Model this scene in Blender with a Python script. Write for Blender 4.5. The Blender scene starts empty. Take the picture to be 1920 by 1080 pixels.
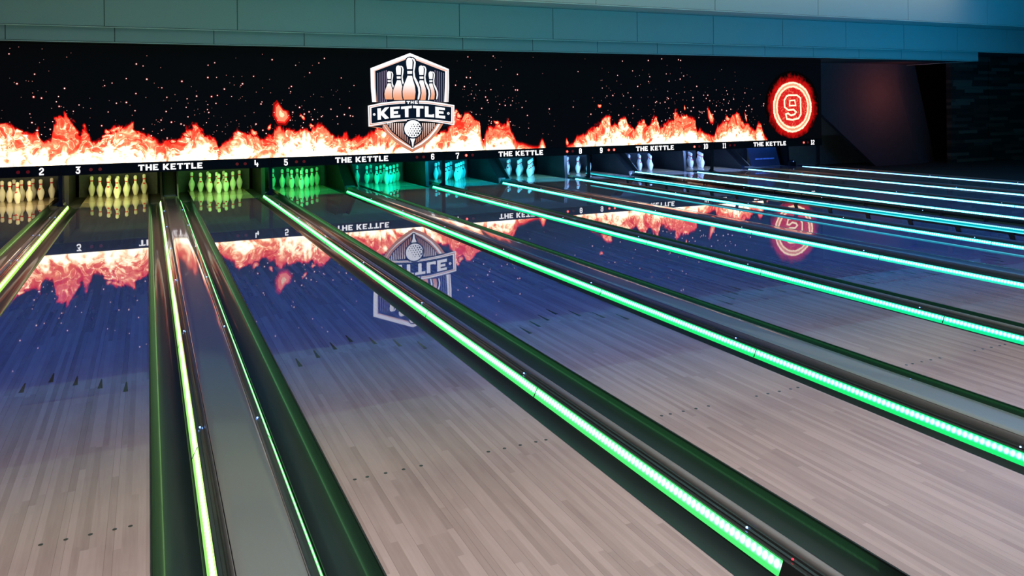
import bpy, bmesh, math, random
from mathutils import Matrix, Vector
random.seed(7)
sc = bpy.context.scene
C = sc.collection

# ---------------------------------------------------------------- camera
YAW = math.radians(24.66); ROLL = math.radians(-0.686); H = 1.58
F = Vector((math.sin(YAW), math.cos(YAW), 0)); R0 = Vector((math.cos(YAW), -math.sin(YAW), 0)); U0 = Vector((0, 0, 1))
cr, sr = math.cos(ROLL), math.sin(ROLL)
right = R0*cr + U0*sr; up = U0*cr - R0*sr
cam = bpy.data.cameras.new('camera'); camo = bpy.data.objects.new('camera', cam); C.objects.link(camo)
m3 = Matrix((right, up, -F)).transposed()
camo.matrix_world = Matrix.Translation((0, 0, H)) @ m3.to_4x4()
cam.sensor_width = 36; cam.lens = 27.894; cam.shift_y = -336.2/1920
cam.clip_start = 0.05; cam.clip_end = 200
sc.camera = camo

# ---------------------------------------------------------------- world, exposure, large lights
w = bpy.data.worlds.new('world'); sc.world = w; w.use_nodes = True
w.node_tree.nodes['Background'].inputs[0].default_value = (0.25, 0.35, 0.4, 1)
w.node_tree.nodes['Background'].inputs[1].default_value = 0.012
vs = sc.view_settings
vs.view_transform = 'Standard'; vs.look = 'None'; vs.exposure = 0.0; vs.gamma = 1.0; vs.use_curve_mapping = False

def area(name, loc, target, sx, sy, col, power, spread=180):
    l = bpy.data.lights.new(name, 'AREA'); l.shape = 'RECTANGLE'; l.size = sx; l.size_y = sy
    l.color = col; l.energy = power; l.spread = math.radians(spread)
    o = bpy.data.objects.new(name, l); C.objects.link(o); o.location = loc
    o.rotation_euler = (Vector(target)-Vector(loc)).to_track_quat('-Z', 'Y').to_euler()
    return o
# downlights over the foul line end of the lanes
area('approach_light', (2.6, 1.7, 4.0), (2.6, 2.2, 0), 17, .9, (.98, .83, .86), 305, 80)
# added fill lights that brighten the upper ceiling step and the high ceiling
area('ceiling_step_fill', (6.0, 13.0, 5.15), (6.0, 13.8, 4.0), 26, .3, (1, .88, .50), 66, 110)
area('ceiling_fill', (5.0, 7.0, 3.9), (5.0, 7.5, 5.2), 18, 2.0, (1, .93, .86), 40, 170)
# blue night-bowling wash lights on the ceiling over the lanes
for bx in (-2.5, 2.5, 7.5, 12.5):
    area('blue_wash_light', (bx, 3.6, 4.9), (bx+.3, 7.6, 0), 1.6, 1.6, (.012, .085, 1), 140 if bx < 10 else 95, 85)
# added upward fills boosting the strip glow, green at left to blue at right
for gx, gc, gp_ in ((-1.33, (.55, 1, .72), 82), (.36, (.5, 1, .74), 62), (2.04, (.28, 1, .78), 52), (3.72, (.15, 1, .8), 52), (5.41, (.03, 1, .85), 52),
                    (7.09, (.01, .85, .9), 58), (8.78, (0, .66, .9), 66), (10.46, (0, .58, 1), 76), (12.14, (0, .54, 1), 86), (13.83, (0, .50, 1), 100), (15.5, (0, .46, 1), 130), (18.2, (0, .42, 1), 340)):  # last fill is added beyond the lanes, where no strip runs
    area('strip_glow_fill', (gx, 9.5, .075), (gx, 10.3, 3.0), .10, 10.5, gc, gp_, 150)
SHIELD=[('white',[(4.701,2.7),(5.511,2.393),(5.51,2.011),(5.492,1.73),(3.933,1.741),(3.912,2.011),(3.906,2.392)]),
('copper',[(4.7,2.629),(5.487,2.368),(5.478,1.73),(4.009,1.741),(3.985,2.011),(3.977,2.349)]),
('white',[(5.429,2.35),(5.465,2.351),(5.457,1.73),(5.4,1.731)]),
('ink',[(4.699,2.602),(5.431,2.342),(5.421,2.011),(5.402,1.731),(4.023,1.741),(4.005,2.011),(4.001,2.338)]),
('stripe',[(4.039,2.301),(4.057,2.306),(4.053,1.741),(4.035,1.741)]),
('stripe',[(4.084,2.316),(4.101,2.321),(4.097,1.74),(4.08,1.74)]),
('stripe',[(4.126,2.33),(4.144,2.335),(4.14,1.74),(4.122,1.74)]),
('stripe',[(4.168,2.344),(4.186,2.349),(4.182,1.74),(4.164,1.74)]),
('stripe',[(4.208,2.357),(4.226,2.362),(4.221,1.739),(4.204,1.739)]),
('stripe',[(5.205,2.37),(5.224,2.364),(5.213,1.732),(5.194,1.732)]),
('stripe',[(5.252,2.356),(5.271,2.35),(5.26,1.732),(5.241,1.732)]),
('stripe',[(5.294,2.343),(5.313,2.337),(5.302,1.731),(5.283,1.732)]),
('stripe',[(5.338,2.33),(5.357,2.324),(5.347,1.731),(5.328,1.731)]),
('stripe',[(5.381,2.317),(5.4,2.311),(5.389,1.731),(5.37,1.731)]),
('ink',[(4.283,2.352),(4.327,2.344),(4.36,2.315),(4.37,2.269),(4.363,2.217),(4.35,2.158),(4.359,2.093),(4.398,2.018),(4.424,1.943),(4.429,1.877),(4.409,1.779),(4.176,1.781),(4.161,1.839),(4.16,1.898),(4.171,1.966),(4.203,2.041),(4.229,2.099),(4.224,2.194),(4.214,2.249),(4.212,2.291),(4.221,2.324),(4.246,2.347)]),
('white',[(4.296,2.324),(4.31,2.334),(4.34,2.318),(4.354,2.276),(4.349,2.224),(4.336,2.158),(4.345,2.086),(4.383,2.015),(4.408,1.943),(4.413,1.877),(4.394,1.792),(4.372,1.792),(4.386,1.877),(4.38,1.943),(4.349,2.008),(4.322,2.073),(4.316,2.152),(4.327,2.236),(4.331,2.279),(4.32,2.308)]),
('pin',[(4.27,2.337),(4.293,2.331),(4.306,2.311),(4.311,2.282),(4.309,2.236),(4.305,2.194),(4.302,2.099),(4.316,2.041),(4.339,1.969),(4.347,1.891),(4.339,1.819),(4.332,1.789),(4.19,1.79),(4.177,1.839),(4.174,1.898),(4.185,1.963),(4.216,2.034),(4.242,2.099),(4.238,2.194),(4.228,2.249),(4.227,2.288),(4.234,2.317),(4.25,2.332)]),
('ink',[(4.235,2.187),(4.309,2.187),(4.307,2.163),(4.239,2.163)]),
('ink',[(4.24,2.127),(4.308,2.127),(4.306,2.102),(4.242,2.102)]),
('ink',[(5.134,2.358),(5.18,2.35),(5.214,2.32),(5.224,2.273),(5.217,2.22),(5.204,2.16),(5.213,2.093),(5.254,2.016),(5.282,1.939),(5.286,1.872),(5.265,1.772),(5.022,1.773),(5.007,1.833),(5.005,1.893),(5.017,1.963),(5.05,2.039),(5.077,2.099),(5.073,2.196),(5.061,2.252),(5.06,2.295),(5.069,2.329),(5.096,2.352)]),
('white',[(5.148,2.329),(5.162,2.34),(5.193,2.323),(5.208,2.28),(5.203,2.226),(5.189,2.16),(5.199,2.086),(5.239,2.013),(5.265,1.939),(5.269,1.872),(5.25,1.785),(5.227,1.785),(5.241,1.872),(5.235,1.939),(5.203,2.006),(5.175,2.073),(5.169,2.153),(5.18,2.24),(5.184,2.283),(5.172,2.313)]),
('pin',[(5.12,2.343),(5.144,2.336),(5.158,2.316),(5.163,2.286),(5.161,2.24),(5.157,2.196),(5.154,2.099),(5.169,2.039),(5.192,1.966),(5.201,1.886),(5.193,1.812),(5.185,1.782),(5.036,1.783),(5.023,1.833),(5.02,1.893),(5.031,1.959),(5.064,2.033),(5.091,2.099),(5.087,2.196),(5.077,2.252),(5.075,2.292),(5.083,2.322),(5.099,2.338)]),
('ink',[(5.084,2.189),(5.161,2.189),(5.159,2.165),(5.088,2.164)]),
('ink',[(5.089,2.127),(5.16,2.127),(5.158,2.102),(5.091,2.102)]),
('ink',[(4.476,2.47),(4.529,2.46),(4.571,2.424),(4.582,2.368),(4.574,2.304),(4.558,2.231),(4.569,2.151),(4.618,2.059),(4.65,1.966),(4.656,1.885),(4.631,1.765),(4.343,1.767),(4.325,1.839),(4.323,1.91),(4.337,1.994),(4.376,2.086),(4.408,2.158),(4.403,2.274),(4.39,2.342),(4.388,2.394),(4.398,2.434),(4.43,2.463)]),
('white',[(4.492,2.435),(4.509,2.448),(4.546,2.428),(4.563,2.376),(4.557,2.312),(4.541,2.231),(4.552,2.143),(4.599,2.055),(4.63,1.966),(4.636,1.885),(4.613,1.781),(4.586,1.781),(4.602,1.886),(4.595,1.966),(4.558,2.046),(4.524,2.127),(4.517,2.223),(4.529,2.328),(4.535,2.38),(4.521,2.416)]),
('pin',[(4.459,2.451),(4.488,2.443),(4.504,2.42),(4.51,2.384),(4.507,2.327),(4.502,2.275),(4.499,2.159),(4.516,2.087),(4.544,1.998),(4.554,1.902),(4.545,1.813),(4.536,1.777),(4.36,1.778),(4.344,1.839),(4.341,1.91),(4.354,1.99),(4.392,2.078),(4.425,2.158),(4.419,2.275),(4.408,2.342),(4.406,2.39),(4.415,2.427),(4.434,2.445)]),
('ink',[(4.416,2.267),(4.507,2.267),(4.505,2.237),(4.421,2.237)]),
('ink',[(4.422,2.192),(4.506,2.192),(4.504,2.162),(4.425,2.162)]),
('ink',[(4.939,2.474),(4.994,2.464),(5.036,2.428),(5.048,2.371),(5.04,2.305),(5.024,2.232),(5.034,2.151),(5.085,2.057),(5.118,1.963),(5.123,1.882),(5.098,1.76),(4.803,1.762),(4.785,1.834),(4.782,1.907),(4.797,1.992),(4.837,2.085),(4.87,2.158),(4.864,2.276),(4.851,2.344),(4.849,2.397),(4.86,2.438),(4.892,2.466)]),
('white',[(4.955,2.439),(4.973,2.451),(5.011,2.431),(5.029,2.379),(5.022,2.313),(5.006,2.232),(5.017,2.143),(5.066,2.053),(5.097,1.963),(5.103,1.882),(5.079,1.776),(5.052,1.776),(5.069,1.882),(5.061,1.964),(5.023,2.045),(4.988,2.126),(4.981,2.224),(4.994,2.329),(5,2.382),(4.985,2.419)]),
('pin',[(4.922,2.455),(4.951,2.447),(4.968,2.423),(4.974,2.386),(4.971,2.329),(4.966,2.276),(4.963,2.159),(4.981,2.086),(5.009,1.996),(5.019,1.898),(5.01,1.809),(5.001,1.772),(4.82,1.774),(4.804,1.834),(4.801,1.907),(4.814,1.988),(4.853,2.077),(4.887,2.158),(4.881,2.276),(4.87,2.345),(4.868,2.393),(4.876,2.43),(4.896,2.449)]),
('ink',[(4.878,2.268),(4.971,2.268),(4.969,2.238),(4.883,2.238)]),
('ink',[(4.884,2.192),(4.97,2.193),(4.968,2.162),(4.887,2.162)]),
('ink',[(4.7,2.629),(4.766,2.617),(4.817,2.574),(4.832,2.505),(4.821,2.426),(4.802,2.337),(4.815,2.238),(4.875,2.125),(4.915,2.011),(4.922,1.912),(4.891,1.764),(4.536,1.766),(4.514,1.855),(4.511,1.943),(4.529,2.046),(4.577,2.158),(4.616,2.247),(4.61,2.389),(4.594,2.472),(4.592,2.536),(4.604,2.585),(4.643,2.62)]),
('white',[(4.72,2.587),(4.74,2.602),(4.786,2.578),(4.808,2.514),(4.8,2.435),(4.78,2.337),(4.794,2.228),(4.852,2.12),(4.89,2.011),(4.897,1.912),(4.869,1.784),(4.836,1.784),(4.856,1.913),(4.847,2.011),(4.801,2.11),(4.759,2.208),(4.75,2.327),(4.766,2.455),(4.773,2.519),(4.755,2.563)]),
('pin',[(4.679,2.606),(4.715,2.597),(4.735,2.568),(4.742,2.523),(4.738,2.454),(4.733,2.39),(4.729,2.248),(4.75,2.159),(4.785,2.051),(4.797,1.932),(4.785,1.824),(4.774,1.78),(4.557,1.781),(4.537,1.855),(4.533,1.943),(4.55,2.041),(4.597,2.149),(4.637,2.247),(4.63,2.389),(4.616,2.473),(4.614,2.532),(4.625,2.576),(4.648,2.599)]),
('ink',[(4.626,2.379),(4.739,2.381),(4.736,2.344),(4.632,2.343)]),
('ink',[(4.633,2.288),(4.737,2.289),(4.735,2.252),(4.637,2.251)]),
('copper',[(4.079,1.306),(4.206,1.12),(4.346,0.978),(4.512,0.857),(4.713,0.748),(4.925,0.844),(5.111,0.98),(5.262,1.141),(5.367,1.293)]),
('white',[(4.138,1.305),(4.23,1.165),(4.371,1.029),(4.537,0.914),(4.714,0.81),(4.907,0.897),(5.087,1.028),(5.225,1.178),(5.302,1.294)]),
('copper',[(4.143,1.305),(4.242,1.165),(4.377,1.046),(4.549,0.937),(4.715,0.833),(4.889,0.925),(5.05,1.04),(5.176,1.179),(5.254,1.295)]),
('ink',[(4.191,1.327),(4.301,1.163),(4.443,1.044),(4.561,0.954),(4.715,0.848),(4.871,0.939),(5.019,1.053),(5.145,1.185),(5.227,1.308)]),
('barred',[(4.219,1.332),(4.24,1.332),(4.24,1.286),(4.219,1.305)]),
('barred',[(4.262,1.331),(4.283,1.331),(4.282,1.224),(4.261,1.243)]),
('barred',[(4.304,1.331),(4.326,1.33),(4.324,1.169),(4.303,1.188)]),
('barred',[(4.347,1.33),(4.369,1.329),(4.366,1.134),(4.345,1.153)]),
('barred',[(4.39,1.329),(4.411,1.329),(4.409,1.098),(4.387,1.117)]),
('barred',[(4.433,1.328),(4.454,1.328),(4.451,1.062),(4.43,1.081)]),
('barred',[(4.476,1.327),(4.498,1.327),(4.494,1.03),(4.473,1.049)]),
('barred',[(4.519,1.327),(4.541,1.326),(4.537,0.997),(4.515,1.016)]),
('barred',[(4.562,1.326),(4.584,1.325),(4.58,0.965),(4.558,0.984)]),
('barred',[(4.606,1.325),(4.627,1.325),(4.623,0.935),(4.601,0.955)]),
('barred',[(4.649,1.324),(4.671,1.324),(4.666,0.906),(4.644,0.925)]),
('barred',[(4.761,1.322),(4.783,1.322),(4.778,0.913),(4.755,0.895)]),
('barred',[(4.8,1.321),(4.822,1.321),(4.817,0.936),(4.795,0.918)]),
('barred',[(4.839,1.321),(4.861,1.32),(4.856,0.959),(4.834,0.941)]),
('barred',[(4.878,1.32),(4.9,1.32),(4.896,0.985),(4.873,0.967)]),
('barred',[(4.917,1.319),(4.939,1.319),(4.935,1.015),(4.913,0.997)]),
('barred',[(4.956,1.319),(4.978,1.318),(4.975,1.045),(4.953,1.027)]),
('barred',[(4.996,1.318),(5.018,1.317),(5.015,1.075),(4.992,1.057)]),
('barred',[(5.035,1.317),(5.057,1.317),(5.055,1.113),(5.032,1.095)]),
('barred',[(5.075,1.316),(5.097,1.316),(5.095,1.155),(5.072,1.137)]),
('barred',[(5.114,1.316),(5.136,1.315),(5.135,1.198),(5.112,1.18)]),
('barred',[(5.154,1.315),(5.176,1.315),(5.175,1.249),(5.153,1.23)]),
('ink',[(4.629,1.051),(4.811,1.046),(4.764,0.931),(4.747,0.838),(4.681,0.84),(4.67,0.934)]),
('white',[(4.665,1.021),(4.774,1.018),(4.74,0.943),(4.729,0.856),(4.708,0.857),(4.697,0.944)]),
('copper',[(3.84,1.271),(3.915,1.286),(4.126,1.305),(4.111,1.223)]),
('ink',[(3.892,1.273),(4.126,1.296),(4.111,1.237)]),
('ink',[(5.352,1.299),(5.585,1.265),(5.358,1.234)]),
('white',[(3.833,1.67),(4.096,1.724),(4.404,1.753),(4.716,1.767),(5.034,1.754),(5.307,1.715),(5.597,1.665),(5.589,1.263),(5.427,1.292),(5.24,1.325),(4.931,1.36),(4.712,1.373),(4.399,1.355),(4.126,1.314),(3.84,1.271)]),
('copper',[(3.852,1.652),(4.095,1.696),(4.403,1.724),(4.716,1.739),(5.034,1.723),(5.307,1.685),(5.574,1.645),(5.566,1.289),(5.24,1.341),(4.931,1.374),(4.712,1.385),(4.399,1.369),(4.126,1.334),(3.863,1.297)]),
('white',[(3.875,1.641),(4.095,1.682),(4.403,1.707),(4.716,1.722),(5.034,1.707),(5.307,1.668),(5.558,1.628),(5.551,1.311),(5.24,1.352),(4.931,1.384),(4.712,1.392),(4.399,1.381),(4.126,1.346),(3.881,1.317)]),
('ink',[(3.899,1.629),(4.13,1.673),(4.451,1.702),(4.716,1.709),(5.034,1.695),(5.306,1.656),(5.53,1.624),(5.524,1.336),(5.24,1.373),(4.931,1.4),(4.712,1.406),(4.399,1.39),(4.126,1.358),(3.898,1.33)]),
('ink',[(4.572,1.782),(4.853,1.781),(4.852,1.689),(4.571,1.692)]),
('ink',[(4.615,1.389),(4.815,1.386),(4.869,1.326),(4.566,1.332)]),
('white',[(4.015,1.616),(4.085,1.621),(4.084,1.547),(4.165,1.632),(4.25,1.639),(4.146,1.529),(4.247,1.424),(4.165,1.41),(4.083,1.492),(4.087,1.4),(4.019,1.393)]),
('white',[(4.269,1.637),(4.46,1.652),(4.459,1.606),(4.336,1.596),(4.338,1.555),(4.425,1.56),(4.424,1.51),(4.339,1.505),(4.338,1.48),(4.47,1.486),(4.469,1.435),(4.271,1.423)]),
('white',[(4.488,1.646),(4.705,1.664),(4.705,1.615),(4.636,1.607),(4.634,1.439),(4.565,1.44),(4.563,1.601),(4.488,1.597)]),
('white',[(4.73,1.664),(4.944,1.653),(4.944,1.604),(4.867,1.605),(4.865,1.441),(4.795,1.442),(4.797,1.61),(4.729,1.615)]),
('white',[(4.971,1.651),(5.048,1.646),(5.046,1.485),(5.105,1.48),(5.161,1.492),(5.164,1.425),(4.971,1.439)]),
('white',[(5.188,1.639),(5.391,1.613),(5.391,1.566),(5.262,1.579),(5.261,1.55),(5.361,1.54),(5.361,1.493),(5.261,1.502),(5.26,1.467),(5.394,1.453),(5.394,1.397),(5.189,1.417)]),
('white',[(4.598,1.755),(4.668,1.755),(4.668,1.736),(4.645,1.736),(4.644,1.7),(4.62,1.701),(4.621,1.737),(4.598,1.737)]),
('white',[(4.682,1.758),(4.702,1.758),(4.702,1.738),(4.723,1.738),(4.724,1.758),(4.743,1.758),(4.742,1.7),(4.723,1.7),(4.723,1.721),(4.701,1.721),(4.701,1.7),(4.682,1.7)]),
('white',[(4.763,1.76),(4.826,1.76),(4.826,1.745),(4.784,1.745),(4.784,1.738),(4.816,1.738),(4.816,1.724),(4.784,1.724),(4.784,1.714),(4.828,1.714),(4.828,1.699),(4.762,1.699)]),
('white',[(3.975,1.501),(3.974,1.494),(3.97,1.487),(3.965,1.482),(3.958,1.479),(3.95,1.478),(3.943,1.479),(3.936,1.482),(3.93,1.488),(3.927,1.495),(3.926,1.502),(3.927,1.509),(3.931,1.516),(3.936,1.521),(3.943,1.525),(3.951,1.526),(3.958,1.524),(3.965,1.521),(3.97,1.515),(3.974,1.509)]),
('ink',[(3.957,1.502),(3.955,1.497),(3.95,1.495),(3.945,1.497),(3.943,1.502),(3.946,1.507),(3.951,1.508),(3.955,1.506)]),
('white',[(5.488,1.499),(5.487,1.491),(5.483,1.484),(5.476,1.478),(5.469,1.475),(5.46,1.474),(5.451,1.475),(5.444,1.479),(5.438,1.485),(5.434,1.492),(5.433,1.5),(5.434,1.508),(5.438,1.515),(5.444,1.521),(5.452,1.525),(5.461,1.526),(5.469,1.524),(5.477,1.521),(5.483,1.515),(5.487,1.507)]),
('ink',[(5.469,1.5),(5.466,1.494),(5.46,1.491),(5.454,1.494),(5.451,1.5),(5.454,1.506),(5.46,1.508),(5.467,1.505)]),
('ink',[(4.922,1.205),(4.918,1.172),(4.909,1.139),(4.893,1.109),(4.873,1.082),(4.847,1.058),(4.818,1.04),(4.786,1.026),(4.752,1.018),(4.717,1.016),(4.682,1.02),(4.648,1.03),(4.617,1.045),(4.588,1.065),(4.564,1.089),(4.544,1.117),(4.53,1.148),(4.522,1.181),(4.519,1.214),(4.522,1.247),(4.532,1.28),(4.547,1.31),(4.567,1.337),(4.592,1.36),(4.621,1.379),(4.653,1.393),(4.687,1.401),(4.722,1.403),(4.757,1.4),(4.791,1.391),(4.822,1.376),(4.851,1.356),(4.876,1.331),(4.896,1.303),(4.91,1.272),(4.919,1.239)]),
('white',[(4.895,1.206),(4.892,1.177),(4.883,1.149),(4.87,1.122),(4.852,1.099),(4.83,1.078),(4.805,1.062),(4.777,1.05),(4.748,1.044),(4.717,1.042),(4.687,1.045),(4.658,1.054),(4.63,1.067),(4.606,1.084),(4.585,1.105),(4.568,1.129),(4.555,1.156),(4.548,1.184),(4.545,1.214),(4.548,1.242),(4.557,1.27),(4.57,1.297),(4.587,1.32),(4.609,1.34),(4.634,1.357),(4.662,1.369),(4.691,1.376),(4.721,1.378),(4.752,1.375),(4.781,1.367),(4.809,1.354),(4.833,1.336),(4.855,1.315),(4.872,1.291),(4.885,1.264),(4.892,1.235)]),
('ink',[(4.686,1.297),(4.685,1.293),(4.68,1.291),(4.676,1.293),(4.674,1.297),(4.676,1.301),(4.68,1.303),(4.685,1.301)]),
('ink',[(4.74,1.296),(4.736,1.288),(4.729,1.285),(4.721,1.289),(4.718,1.296),(4.721,1.304),(4.729,1.306),(4.737,1.303)]),
('ink',[(4.784,1.295),(4.782,1.291),(4.777,1.289),(4.773,1.291),(4.771,1.295),(4.773,1.299),(4.777,1.301),(4.782,1.299)]),
('ink',[(4.837,1.294),(4.833,1.284),(4.822,1.28),(4.812,1.284),(4.808,1.294),(4.812,1.304),(4.823,1.308),(4.833,1.304)]),
('ink',[(4.703,1.257),(4.7,1.249),(4.692,1.247),(4.684,1.25),(4.681,1.257),(4.684,1.265),(4.692,1.268),(4.7,1.264)]),
('ink',[(4.76,1.256),(4.756,1.247),(4.746,1.243),(4.737,1.247),(4.733,1.256),(4.737,1.265),(4.747,1.269),(4.756,1.265)]),
('ink',[(4.816,1.255),(4.811,1.245),(4.801,1.241),(4.791,1.245),(4.787,1.255),(4.791,1.265),(4.801,1.269),(4.812,1.265)]),
('ink',[(4.867,1.253),(4.862,1.242),(4.85,1.237),(4.838,1.242),(4.833,1.254),(4.838,1.266),(4.85,1.27),(4.862,1.265)]),
('ink',[(4.678,1.213),(4.675,1.206),(4.667,1.203),(4.659,1.206),(4.656,1.213),(4.66,1.221),(4.667,1.224),(4.675,1.22)]),
('ink',[(4.731,1.212),(4.728,1.204),(4.719,1.2),(4.711,1.204),(4.707,1.212),(4.711,1.221),(4.719,1.224),(4.728,1.22)]),
('ink',[(4.787,1.211),(4.783,1.202),(4.774,1.198),(4.764,1.202),(4.761,1.211),(4.765,1.22),(4.774,1.224),(4.784,1.22)]),
('ink',[(4.845,1.209),(4.84,1.199),(4.829,1.195),(4.817,1.199),(4.813,1.21),(4.818,1.221),(4.829,1.225),(4.84,1.22)]),
('ink',[(4.606,1.17),(4.604,1.165),(4.598,1.162),(4.592,1.165),(4.589,1.171),(4.592,1.176),(4.598,1.179),(4.604,1.176)]),
('ink',[(4.652,1.169),(4.649,1.163),(4.642,1.16),(4.636,1.163),(4.633,1.17),(4.636,1.176),(4.643,1.179),(4.649,1.176)]),
('ink',[(4.703,1.168),(4.699,1.16),(4.691,1.157),(4.682,1.16),(4.679,1.169),(4.682,1.177),(4.691,1.18),(4.7,1.176)]),
('ink',[(4.758,1.167),(4.753,1.157),(4.743,1.153),(4.733,1.158),(4.728,1.168),(4.733,1.177),(4.743,1.181),(4.753,1.177)]),
('ink',[(4.814,1.166),(4.809,1.155),(4.798,1.151),(4.786,1.156),(4.782,1.166),(4.787,1.177),(4.798,1.181),(4.809,1.177)]),
('ink',[(4.866,1.164),(4.861,1.153),(4.849,1.148),(4.837,1.154),(4.832,1.165),(4.837,1.177),(4.849,1.181),(4.861,1.176)]),
('ink',[(4.629,1.127),(4.625,1.119),(4.618,1.117),(4.61,1.12),(4.607,1.127),(4.61,1.135),(4.618,1.138),(4.626,1.134)]),
('ink',[(4.678,1.126),(4.675,1.117),(4.666,1.114),(4.657,1.118),(4.654,1.126),(4.658,1.134),(4.666,1.138),(4.675,1.134)]),
('ink',[(4.729,1.124),(4.725,1.115),(4.716,1.112),(4.706,1.116),(4.702,1.125),(4.706,1.134),(4.716,1.138),(4.725,1.134)]),
('ink',[(4.79,1.123),(4.785,1.112),(4.773,1.107),(4.761,1.112),(4.756,1.124),(4.761,1.135),(4.773,1.14),(4.785,1.135)]),
('ink',[(4.837,1.122),(4.832,1.109),(4.818,1.104),(4.804,1.109),(4.798,1.123),(4.804,1.136),(4.818,1.141),(4.832,1.135)]),
('ink',[(4.653,1.085),(4.65,1.077),(4.641,1.074),(4.633,1.078),(4.629,1.086),(4.633,1.094),(4.642,1.097),(4.65,1.094)]),
('ink',[(4.704,1.084),(4.7,1.074),(4.69,1.071),(4.679,1.075),(4.675,1.085),(4.68,1.095),(4.69,1.099),(4.7,1.094)]),
('ink',[(4.754,1.083),(4.749,1.072),(4.738,1.068),(4.727,1.073),(4.723,1.084),(4.727,1.094),(4.738,1.098),(4.75,1.094)]),
('ink',[(4.799,1.082),(4.795,1.074),(4.787,1.07),(4.778,1.074),(4.775,1.082),(4.778,1.091),(4.787,1.094),(4.796,1.09)]),
('ink',[(4.844,1.268),(4.874,1.209),(4.852,1.139),(4.787,1.07),(4.836,1.11),(4.89,1.197),(4.869,1.262)])]
NINE=[(14.381,1.807),(14.452,1.833),(14.719,1.832),(14.832,1.759),(14.843,1.356),(14.763,1.254),(14.566,1.22),(14.383,1.242),(14.35,1.363),(14.42,1.384),(14.515,1.328),(14.64,1.359),(14.683,1.413),(14.606,1.473),(14.429,1.464),(14.314,1.538),(14.309,1.713)]
NINE_HOLE=[(14.485,1.698),(14.645,1.705),(14.672,1.575),(14.473,1.572)]
FLAME=[(-2.59,1.378),(-2.16,1.386),(-2.014,1.34),(-1.866,1.336),(-1.755,1.273),(-1.703,1.22),(-1.628,1.253),(-1.554,1.111),(-1.448,1.126),(-1.414,1.388),(-1.322,1.474),(-1.245,1.473),(-1.168,1.418),(-1.091,1.346),(-1.029,1.256),(-0.973,1.361),(-0.912,1.253),(-0.857,1.145),(-0.73,1.141),(-0.633,1.264),(-0.512,1.316),(-0.349,1.349),(-0.25,1.401),(-0.186,1.281),(-0.079,1.233),(0.062,1.138),(0.187,1.061),(0.34,1.075),(0.469,1.108),(0.573,1.246),(0.687,1.365),(0.775,1.419),(0.844,1.305),(0.913,1.21),(1.01,1.15),(1.089,1.092),(1.141,0.919),(1.213,1.012),(1.322,1.066),(1.432,1.178),(1.596,1.174),(1.78,1.131),(1.967,1.136),(2.109,1.22),(2.252,1.276),(2.395,1.263),(2.539,1.2),(2.734,1.186),(2.852,1.263),(2.972,1.321),(3.08,1.208),(3.179,1.135),(3.329,1.031),(3.432,1.129),(3.533,1.025),(3.78,1.049),(3.854,1.119),(3.969,1.137),(4.034,1.238),(4.107,1.175),(4.319,1.128),(5.026,1.111),(5.306,1.147),(5.454,1.208),(5.558,1.335),(5.618,1.527),(5.687,1.548),(5.73,1.353),(5.8,1.396),(5.848,1.492),(6.01,1.479),(6.091,1.391),(6.172,1.237),(6.203,0.952),(6.249,0.864),(6.312,1.125),(6.409,1.232),(6.505,1.274),(6.625,1.305),(6.769,1.181),(6.771,1.336),(6.831,1.268),(6.866,1.112),(6.938,1.021),(6.985,0.887),(7.194,0.814),(7.38,0.763),(7.506,0.759),(7.545,0.826),(7.597,0.915),(7.646,0.845),(7.683,0.742),(7.887,0.713),(8.146,0.739),(8.343,0.802),(8.437,0.938),(8.61,0.968),(8.745,1.046),(8.88,1.136),(9.058,1.273),(9.168,1.365),(9.25,1.34),(9.331,1.245),(9.47,1.266),(9.569,1.406),(9.666,1.334),(9.748,1.178),(9.859,1.08),(9.989,1.209),(10.089,1.267),(10.203,1.193),(10.317,1.13),(10.435,1.321),(10.522,1.272),(10.607,1.1),(10.726,1.195),(10.844,1.242),(10.994,1.312),(11.026,1.471),(11.159,1.408),(11.309,1.332),(11.46,1.305),(11.596,1.228),(11.653,0.953),(11.731,1.001),(11.838,0.949),(11.993,0.92),(12.148,0.866),(12.246,1.091),(12.406,1.189),(12.597,1.211),(12.696,1.362),(12.826,1.462),(12.937,1.281),(13.048,1.126),(13.148,1.201),(13.277,1.044),(13.391,0.964),(13.477,1.143),(13.576,1.063),(13.672,0.827),(13.772,0.747),(13.873,0.718),(14.282,0.68),(15.608,0.615)]

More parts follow.
